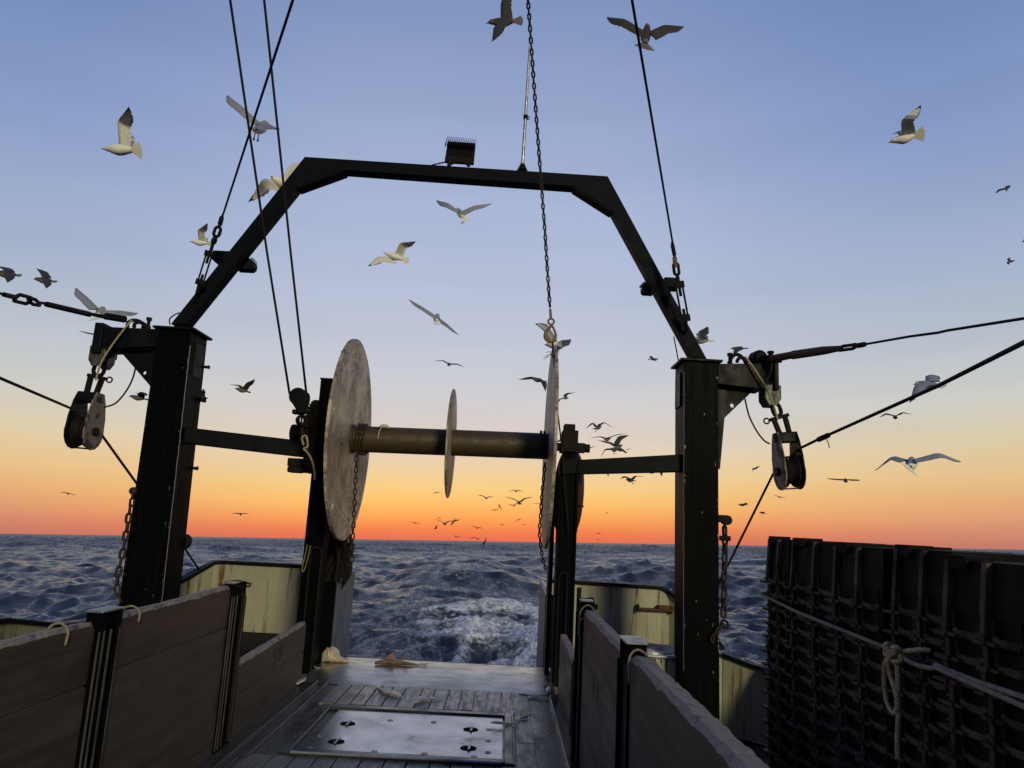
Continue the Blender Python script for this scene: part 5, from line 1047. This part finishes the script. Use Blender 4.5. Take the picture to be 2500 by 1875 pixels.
# ================================================================== gulls
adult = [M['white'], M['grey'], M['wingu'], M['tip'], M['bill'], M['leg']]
silhouette = [M['brown'], M['brownw'], M['brownw'], M['tip'], M['tip'], M['leg']]  # the same birds out of the lamp's reach, shade painted as plumage
def unproject(u, v, depth):                       # world point at a depth along the camera axis
    return CAM_WORLD @ (ray(u, v)*depth)+V((0, 0, SEA))
VIEW = CAM_WORLD @ V((0, 0, -1))
def gull(label, rg, beak, tail, a1, t1, a2, t2, bs=1, s1=1, s2=1, fan=.10, legs=0, D=None, pale=None):
    """beak, tail, wrist and tip of each wing in photo pixels; signs say which way the foreshortened part leans (1 = away)"""
    P = [V(rg(*q)) for q in (beak, tail, a1, t1, a2, t2)]
    sh = P[0].lerp(P[1], .40)
    BL, IN, OUT = .58, .36, .40
    segs = [((P[1]-P[0]).length, BL), ((P[2]-sh).length, IN), ((P[3]-P[2]).length, OUT), ((P[4]-sh).length, IN), ((P[5]-P[4]).length, OUT)]
    if D is None: D = min(FPX*L_/max(p, .8) for p, L_ in segs)
    def step(p0, q0, q1, L_, sg):
        pr_ = (q1-q0).length*D/FPX; dz = math.sqrt(max(0, L_*L_-pr_*pr_))*sg
        z0 = -(CAM_WORLD.transposed() @ (p0-V((0, 0, SEA)))).z
        return unproject(q1.x, q1.y, z0+dz)
    S = unproject(sh.x, sh.y, D)
    B_ = step(S, sh, P[0], BL*.40, bs); T_ = step(S, sh, P[1], BL*.60, -bs)
    ax = (B_-T_).normalized()
    W = []
    for w, t, s in ((P[2], P[3], s1), (P[4], P[5], s2)):
        A = step(S, sh, w, IN, s); E_ = step(A, w, t, OUT, s); W.append((A, E_))
    lat = ((W[1][0]-S).normalized()-(W[0][0]-S).normalized()); lat = lat-ax*lat.dot(ax)
    if lat.length < .25: lat = ax.cross(V((0, 0, 1)))
    lat.normalize(); up = lat.cross(ax).normalized()
    if up.z < 0: up = -up
    if abs(up.z) < .3 and up.dot(VIEW) < 0: up = -up
    vl = VIEW.cross(ax); vl = vl-ax*vl.dot(ax)
    fl_ = (lat+vl.normalized()*(1.4 if vl.dot(lat) > 0 else -1.4)*(1 if fan > .075 else .3)).normalized() if vl.length > .25 else lat
    fu = fl_.cross(ax).normalized()
    pl_ = D < 19 if pale is None else pale  # gulls farther off take the darkened silhouette colours
    vs = []; fs = []; mi = []
    # body: one loft from bill to tail
    prof = [(0, .004, .004, -.012), (.035, .008, .009, -.006), (.075, .014, .016, 0), (.10, .030, .032, .006), (.15, .040, .042, .008), (.21, .044, .046, .004), (.30, .060, .062, -.004), (.42, .072, .074, -.012), (.54, .066, .066, -.012), (.66, .048, .046, -.004), (.76, .032, .024, .002)]
    n = 10; cen = []
    Sb = T_+(B_-T_)*.6
    for f, rw, rh, dz in prof:
        base = B_.lerp(T_, f)+up*dz
        for j in range(n):
            a = 2*math.pi*j/n; vs.append(base+lat*(rw*math.cos(a))+up*(rh*math.sin(a)))
    for i in range(len(prof)-1):
        for j in range(n):
            fs.append((i*n+j, i*n+(j+1) % n, i*n+n+(j+1) % n, i*n+n+j))
            top = 1 <= j <= 3
            mi.append(4 if i < 2 else (1 if top and 5 <= i <= 8 else 0))
    fs.append(tuple(range(n-1, -1, -1))); mi.append(4)
    # tail fan
    o = len(vs); r0 = B_.lerp(T_, .72); m_ = 7; L_t = BL*.30
    for lay in (.006, -.006):
        for k in range(m_):
            a = (k/(m_-1)-.5)*2; jag = .012*(k % 2)
            vs.append(r0+fl_*(a*.026)+fu*lay); vs.append(r0-ax*(L_t*(1-.16*abs(a)**2)-jag)+fl_*(a*fan)+fu*lay*.3)
    for k in range(m_-1):
        for q in (0, 2*m_): fs.append((o+q+2*k, o+q+2*k+1, o+q+2*k+3, o+q+2*k+2)); mi.append(0)
    # wings
    for si, (A, E_) in enumerate(W):
        s_in = (A-S).normalized(); s_out = (E_-A).normalized()
        root = S+up*.02
        back = -ax
        c_in = back-s_in*back.dot(s_in)*.85; c_out = back-s_out*back.dot(s_out)*.9
        if c_in.length < .3: c_in = c_in+up*(-.3)
        if c_out.length < .3: c_out = c_in.copy()
        c_in.normalize(); c_out.normalize()
        if c_out.dot(c_in) < .2: c_out = (c_out+c_in*.8).normalized()
        rows = []
        K = 20
        for k in range(K+1):
            f = k/K
            if f < .5:
                g = f*2; le = root.lerp(A, g); 
                le = le+(s_in.cross(c_in))*0
                c = (c_in*(1-g*.5)+c_out*g*.5).normalized(); ch = .195*(1-.10*g); s_ = s_in
            else:
                g = (f-.5)*2; le = A.lerp(E_, g); c = (c_in*.5*(1-g)+c_out*(.5+.5*g)).normalized(); ch = .175*(1-g**1.9)*(1-.12*g)+.008; s_ = s_out
                le = le
            rows.append((le, c, ch, s_, f))
        # smooth the wrist bend
        for it in range(3):
            L2 = [r[0] for r in rows]
            for k in range(6, 15): rows[k] = (L2[k]*.6+(L2[k-1]+L2[k+1])*.2,)+rows[k][1:]
        o = len(vs); nl = 5
        nrm0 = None
        for le, c, ch, s_, f in rows:
            nn = s_.cross(c).normalized(); nn = nn if (nn.dot(up) if abs(nn.dot(up)) > .4 else nn.dot(VIEW)) > 0 else -nn; th = .016*(1-.8*f)+.002
            sweep = s_*(.10*ch if f > .55 else 0)
            for lay in (0, 1):
                for q in range(nl):
                    x = q/(nl-1); cam_ = (4*x*(1-x))*.10*ch; t_ = th*(1-x)**.7*(1 if 0 < q < nl-1 else .3)*(1 if lay == 0 else -1)
                    jag = ((.006+.012*f) if (round(f*20) % 2 and q == nl-1 and f > .3) else 0)
                    vs.append(le+c*(ch*x-jag)+sweep*x+nn*(cam_+t_))
        st_ = 2*nl
        for k in range(K):
            for lay in (0, 1):
                for q in range(nl-1):
                    a = o+k*st_+lay*nl+q; fs.append((a, a+1, a+st_+1, a+st_))
                    f = (k+.5)/K
                    tip = f > .92 or (f > .86 and q == 0)
                    edge = f > .55 and q == nl-2 and lay == 1
                    mi.append(3 if tip else (1 if lay == 0 or edge else 2))
            for q, e in ((0, 0), (nl-1, nl-1)):
                a = o+k*st_; fs.append((a+q, a+st_+q, a+st_+nl+q, a+nl+q)); mi.append(1 if k < K*.85 else 3)
        fs.append(tuple(o+K*st_+q for q in range(nl))+tuple(o+K*st_+nl+q for q in reversed(range(nl)))); mi.append(3)
    if legs:
        m2 = MB(); r1 = B_.lerp(T_, .66)-up*.03
        for sg in (-1, 1): m2.tube([r1+lat*sg*.022, r1+lat*sg*.024-ax*.03-V((0, 0, 1))*.075], .006, 5); m2.tube([r1+lat*sg*.024-ax*.03-V((0, 0, 1))*.07, r1+lat*sg*.026-ax*.035-V((0, 0, 1))*.115], [.006, .014], 5)
        o = len(vs); vs += [V(p) for p in m2.v]; fs += [tuple(i+o for i in f) for f in m2.f]; mi += [5]*len(m2.f)
    b = MB(); b.add(vs, fs); b.m = mi
    ob = b.build('gull', adult if pl_ else silhouette, base=S, smooth=True, on_ship=False, clean=True)
    return tag(ob, label, 'gull', 'gulls following the boat')
RA = reg(230, 210, 4.0963); RB = reg(1180, 0, 4.424); RC = reg(880, 460, 5.53); RD = reg(980, 700, 5.0273); RE = reg(980, 1170, 5.53); RF = reg(1380, 980, 6.9125)
RG = reg(2080, 880, 6.9125); RM = reg(1650, 620, 2.5918); RK = reg(1560, 640, 6.1444); RI = reg(2120, 220, 5.8211); RH = reg(0, 620, 6.1444); RLl = reg(120, 740, 6.1444); RN = reg(0, 620, 2.5918); RO = reg(650, 780, 2.5918); RQ = reg(1250, 780, 2.765); R3 = reg(1250, 1235, 2.592)
gull('lit white gull banking left with one wing straight up, left of the crossing wires', RA, (75, 625), (492, 645), (232, 350), (345, 208), (262, 545), (290, 470), 1, -1, 1, .11)
gull('gull flying right behind the crossing wires, feet dangling', RA, (1745, 362), (1575, 470), (1480, 205), (1335, 95), (1740, 378), (1862, 436), 1, 1, -1, .11, 1)
gull('lit gull half hidden behind the left corner of the arch', RA, (1760, 900), (2030, 1070), (1690, 918), (1540, 1160), (1955, 785), (2110, 755), -1, -1, 1, .09, D=10.3)
gull('gull with raised wing just left of the stay eye fitting', RA, (952, 1552), (1185, 1580), (1032, 1440), (1132, 1372), (1062, 1535), (1075, 1490), 1, -1, 1, .08)
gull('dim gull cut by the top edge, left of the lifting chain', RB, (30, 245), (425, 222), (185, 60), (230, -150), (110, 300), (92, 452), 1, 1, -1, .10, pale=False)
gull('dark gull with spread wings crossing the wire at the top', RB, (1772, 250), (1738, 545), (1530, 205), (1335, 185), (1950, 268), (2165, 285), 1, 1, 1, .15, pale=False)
gull('gull with wings spread and feet down, just under the arch beam', RC, (1295, 252), (1418, 445), (1180, 195), (1025, 160), (1540, 232), (1770, 205), 1, 1, 1, .10, 1)
gull('white gull flying left in a broad bank under the arch', RC, (308, 865), (650, 985), (222, 922), (100, 1050), (532, 732), (745, 715), 1, -1, -1, .085)
gull('gull tilted steeply, wings in a long diagonal, above the drum', RD, (440, 330), (432, 465), (270, 255), (95, 155), (555, 455), (700, 590), 1, 1, 1, .08)
gull('small gull gliding above the middle flange', RD, (585, 938), (582, 972), (510, 905), (400, 912), (680, 945), (770, 985), 1, 1, 1, .08)
gull('gull flying left behind the yellow hook', RD, (1755, 712), (1975, 712), (1745, 540), (1640, 455), (1965, 655), (2082, 645), 1, 1, -1, .06, 1, D=16)
gull('grey gull with a drooping wing left of the right flange', RD, (1582, 1122), (1780, 1168), (1572, 1103), (1430, 1137), (1712, 1170), (1768, 1288), 1, 1, -1, .06)
gull('small gull on a diagonal just right of the right flange', RD, (2052, 1360), (1972, 1370), (1965, 1375), (1920, 1425), (2045, 1320), (2140, 1298), 1, 1, 1, .07)
gull('dark gull in a wide V, largest of those over the wake', RE, (1572, 300), (1612, 338), (1510, 262), (1400, 238), (1655, 258), (1775, 240), 1, 1, 1, .10)
gull('gull with arched wings, highest of those between the flanges over the wake', RE, (1544, 150), (1548, 172), (1500, 142), (1440, 172), (1596, 146), (1643, 182), 1, 1, 1, .08)
gull('gull with raised wings right of the middle flange tip', RE, (1140, 243), (1150, 270), (1095, 218), (1040, 216), (1190, 232), (1255, 240), 1, 1, 1, .09)
gull('tiny gull just left of the middle flange tip', RE, (480, 172), (478, 188), (450, 180), (425, 195), (500, 172), (545, 190), 1, 1, 1, .08)
gull('small gull tucked under the left wing of the large V gull', RE, (1518, 344), (1526, 366), (1488, 344), (1432, 340), (1540, 330), (1562, 312), 1, 1, 1, .08)
gull('small gull on edge with wings up and down, below the raised pair', RE, (1308, 378), (1334, 360), (1318, 354), (1303, 338), (1340, 385), (1340, 422), 1, 1, 1, .06)
gull('small flat winged gull touching the one on edge', RE, (1256, 410), (1264, 428), (1230, 405), (1203, 420), (1290, 398), (1324, 400), 1, 1, 1, .08)
gull('gull wing tip and body partly behind the right drum chain', RE, (1868, 332), (1885, 350), (1832, 322), (1778, 333), (1905, 335), (1950, 345), 1, 1, 1, .08)
gull('small gull climbing right, left of the right flange foot', RE, (1595, 540), (1560, 556), (1552, 560), (1527, 586), (1590, 540), (1624, 540), 1, 1, 1, .08)
gull('faint gull below and right of the climbing one', RE, (1655, 607), (1659, 618), (1640, 610), (1623, 627), (1672, 604), (1692, 609), 1, 1, 1, .08)
gull('faint small V gull alone over the orange band', RE, (1355, 610), (1359, 626), (1345, 610), (1331, 601), (1372, 606), (1390, 604), 1, 1, 1, .08)
gull('gull with arched wings low in the orange over the wake', RE, (1017, 648), (1023, 670), (985, 632), (940, 640), (1062, 648), (1100, 676), 1, 1, 1, .08)
gull('small gull on a falling line, leftmost over the wake', RE, (178, 586), (186, 600), (145, 578), (95, 572), (215, 594), (254, 606), 1, 1, 1, .08)
gull('small gull with one wing up, lower left of the pair that touch', RE, (436, 662), (480, 670), (462, 636), (485, 608), (466, 644), (478, 622), 1, 1, -1, .07)
gull('gull in a V, left one of the pair that touch over the wake', RE, (562, 588), (602, 615), (520, 560), (453, 538), (632, 565), (704, 558), 1, 1, 1, .10)
gull('dark gull banking, right one of the pair that touch over the wake', RE, (755, 546), (690, 580), (700, 592), (668, 632), (770, 546), (805, 541), 1, -1, 1, .08)
gull('tiny gull above the left one of the pair that touch', RE, (512, 518), (522, 537), (500, 510), (484, 504), (530, 532), (547, 548), 1, 1, 1, .08)
gull('tiny gull above the right one of the pair that touch', RE, (716, 532), (724, 547), (702, 530), (686, 521), (737, 532), (757, 527), 1, 1, 1, .08)
gull('small gull with one long wing up just above the horizon', RE, (730, 768), (740, 788), (710, 750), (678, 727), (770, 774), (807, 780), 1, 1, 1, .08)
gull('small arched gull touching the horizon line, left of two', RE, (958, 783), (967, 796), (935, 788), (907, 807), (980, 783), (1010, 785), 1, 1, 1, .08)
gull('small V gull touching the horizon line, right of two', RE, (1048, 800), (1022, 816), (1015, 795), (988, 782), (1065, 793), (1099, 776), 1, 1, 1, .08)
gull('dark gull with an upright wing low over the water at the horizon', RE, (1088, 866), (1126, 874), (1128, 822), (1146, 774), (1126, 838), (1140, 800), 1, 1, -1, .08)
gull('gull with arched wings above the right cross beam, highest of that group', RF, (617, 425), (473, 466), (482, 368), (342, 462), (660, 362), (790, 430), 1, 1, 1, .06, 1)
gull('gull with level spread wings above the right cross beam, behind the pale one', RF, (765, 622), (640, 655), (605, 595), (430, 612), (860, 572), (1027, 543), 1, 1, 1, .06)
gull('pale bodied gull with wings high in a V above the right cross beam', RF, (968, 740), (790, 800), (772, 690), (555, 655), (948, 650), (1078, 572), 1, 1, 1, .07)
gull('gull with drooping wings just over the right cross beam, below the pale one', RF, (880, 772), (805, 850), (682, 795), (602, 942), (955, 788), (1047, 866), 1, 1, 1, .07, 1)
gull('small gull on a rising diagonal left of the group over the right cross beam', RF, (388, 822), (330, 826), (302, 835), (206, 863), (430, 786), (512, 750), 1, 1, 1, .07)
gull('tiny gull at the right end of the group over the right cross beam', RF, (1062, 804), (1073, 822), (1040, 808), (1010, 815), (1085, 798), (1120, 794), 1, 1, 1, .07)
gull('gull flying left below the right cross beam', RF, (1018, 1320), (1188, 1342), (972, 1266), (927, 1310), (1160, 1262), (1328, 1272), 1, -1, 1, .06, 1)
gull('gull mostly hidden by the right cross beam, drooping wing tip below it, left of two', RF, (545, 1205), (665, 1188), (692, 1190), (728, 1274), (600, 1130), (570, 1080), 1, -1, 1, .05)
gull('gull mostly hidden by the right cross beam, drooping wing tip below it, right of two', RF, (1395, 1202), (1560, 1188), (1588, 1195), (1626, 1266), (1490, 1110), (1450, 1060), 1, -1, 1, .05)
gull('pale gull with a raised wing partly behind the thick warp on the right', RG, (1035, 396), (1535, 432), (1050, 425), (970, 715), (1238, 258), (1425, 350), 1, -1, 1, .07, D=11)
gull('gull with arched wings under the thick warp on the right', RG, (700, 942), (768, 968), (576, 888), (470, 952), (830, 882), (1017, 916), 1, 1, 1, .07)
gull('large gull gliding away with broad arched wings, right of the right block', RM, (1498, 1292), (1475, 1370), (1390, 1282), (1262, 1370), (1648, 1258), (1802, 1314), 1, 1, 1, .13)
gull('gull gliding with flat wings below the large one on the right', RM, (1070, 1425), (1080, 1442), (1010, 1425), (956, 1420), (1120, 1428), (1163, 1429), 1, 1, 1, .07)
gull('small gull flying between the right post and the right block', RM, (478, 1362), (518, 1352), (490, 1360), (482, 1374), (515, 1344), (532, 1348), 1, -1, 1, .06)
gull('thin winged small gull below the right block', RM, (652, 1534), (661, 1544), (640, 1530), (621, 1528), (676, 1538), (699, 1551), 1, 1, 1, .07)
gull('small side on gull left of the right warp over the orange', RM, (391, 1587), (458, 1587), (435, 1578), (447, 1575), (428, 1582), (440, 1577), 1, -1, 1, .05)
gull('small dark gull right of the right warp over the orange', RM, (526, 1634), (572, 1642), (545, 1632), (560, 1633), (548, 1640), (565, 1644), 1, -1, 1, .05)
gull('gull with a drooping wing flying left above the right gantry arm', RK, (1370, 1298), (1638, 1292), (1425, 1310), (1406, 1394), (1460, 1275), (1530, 1268), 1, -1, 1, .05)
gull('small gull flying right, left of the right gantry post top', RK, (295, 1456), (137, 1456), (200, 1418), (182, 1406), (250, 1466), (266, 1486), 1, 1, -1, .06)
gull('gull half hidden by the right leg of the arch, white tail showing', RK, (770, 1150), (1108, 1185), (888, 1040), (1032, 965), (850, 1080), (960, 1020), 1, -1, 1, .06, D=15)
gull('pale gull with one dark wing raised, alone in the blue at the right', RI, (283, 742), (770, 622), (463, 430), (748, 210), (400, 605), (343, 628), 1, -1, 1, .13)
gull('small dark gull near the right edge of the sky', RI, (1955, 1375), (1965, 1420), (1850, 1408), (1808, 1460), (1960, 1362), (2015, 1350), 1, 1, 1, .06)
gull('tiny dark gull at the right edge, below the other small one', RM, (2148, 41), (2094, 52), (2112, 32), (2120, 20), (2112, 55), (2112, 68), 1, 1, -1, .06)
gull('speck of a gull cut by the right edge of the sky', reg(0, 0, 1), (2494, 590), (2506, 588), (2499, 584), (2504, 580), (2500, 592), (2504, 597), 1, 1, -1, .05)
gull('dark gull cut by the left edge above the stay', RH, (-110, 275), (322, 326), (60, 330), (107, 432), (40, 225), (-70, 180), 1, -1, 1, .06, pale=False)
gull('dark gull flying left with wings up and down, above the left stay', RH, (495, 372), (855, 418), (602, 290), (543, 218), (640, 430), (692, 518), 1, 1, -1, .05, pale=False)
gull('gull with wings spread wide rising behind the left arm turnbuckle', RH, (1565, 795), (1430, 985), (1325, 660), (1143, 508), (1800, 850), (2068, 888), 1, 1, 1, .11, D=11.5)
gull('gull hidden behind the left gantry arm, one thin wing sticking out', RH, (1490, 1245), (1640, 1262), (1320, 1198), (1188, 1160), (1600, 1232), (1720, 1200), 1, 1, 1, .06)
gull('gull flying left between the left gusset line and the left post', RLl, (1193, 1392), (1495, 1452), (1350, 1332), (1462, 1392), (1325, 1362), (1288, 1348), 1, -1, 1, .045)
gull('gull with raised wings flying left, between the left post and the hook block', RN, (1484, 850), (1586, 877), (1500, 830), (1453, 826), (1558, 815), (1614, 792), 1, 1, -1, .05)
gull('gull almost hidden by the inboard edge of the left post', RN, (1238, 905), (1316, 912), (1275, 872), (1284, 852), (1262, 882), (1276, 862), 1, -1, 1, .05)
gull('thin winged gull low over the horizon, left of the left drum post', RN, (1519, 1639), (1525, 1654), (1500, 1637), (1466, 1642), (1546, 1639), (1577, 1646), 1, 1, 1, .08)
gull('thin winged gull alone in the orange at the far left', RN, (425, 1511), (436, 1522), (410, 1508), (384, 1505), (456, 1518), (483, 1529), 1, 1, 1, .08)
gull('gull peeking out behind the upper left edge of the big flange', RO, (455, 242), (545, 252), (478, 218), (470, 200), (500, 225), (520, 210), 1, 1, 1, .05)
gull('small gull flying just above the bearing on the right drum post', RQ, (322, 795), (332, 830), (316, 815), (297, 826), (345, 814), (364, 811), 1, 1, 1, .07)
gull('tiny gull on edge just right of the right drum post', R3, (399, 158), (417, 160), (405, 165), (407, 180), (412, 153), (420, 150), 1, -1, 1, .07)
gull('tiny V gull over the horizon right of the right drum post, upper of two', R3, (545, 174), (551, 180), (541, 174), (534, 169), (554, 170), (563, 161), 1, 1, 1, .07)
gull('tiny gull over the horizon right of the right drum post, lower of two', R3, (540, 211), (542, 218), (536, 210), (530, 210), (545, 213), (551, 215), 1, 1, 1, .07)
gull('tiny gull alone in the yellow between the right posts', R3, (594, 43), (604, 46), (593, 45), (588, 51), (601, 39), (608, 38), 1, 1, 1, .07)

# ================================================================== the vessel heels and trims a little against the level sea
bpy.context.view_layer.update()
for o in ship_roots: o.matrix_world = SHIP @ o.matrix_basis
for o in list(bpy.data.objects):
    if '_o' in o: del o['_o']
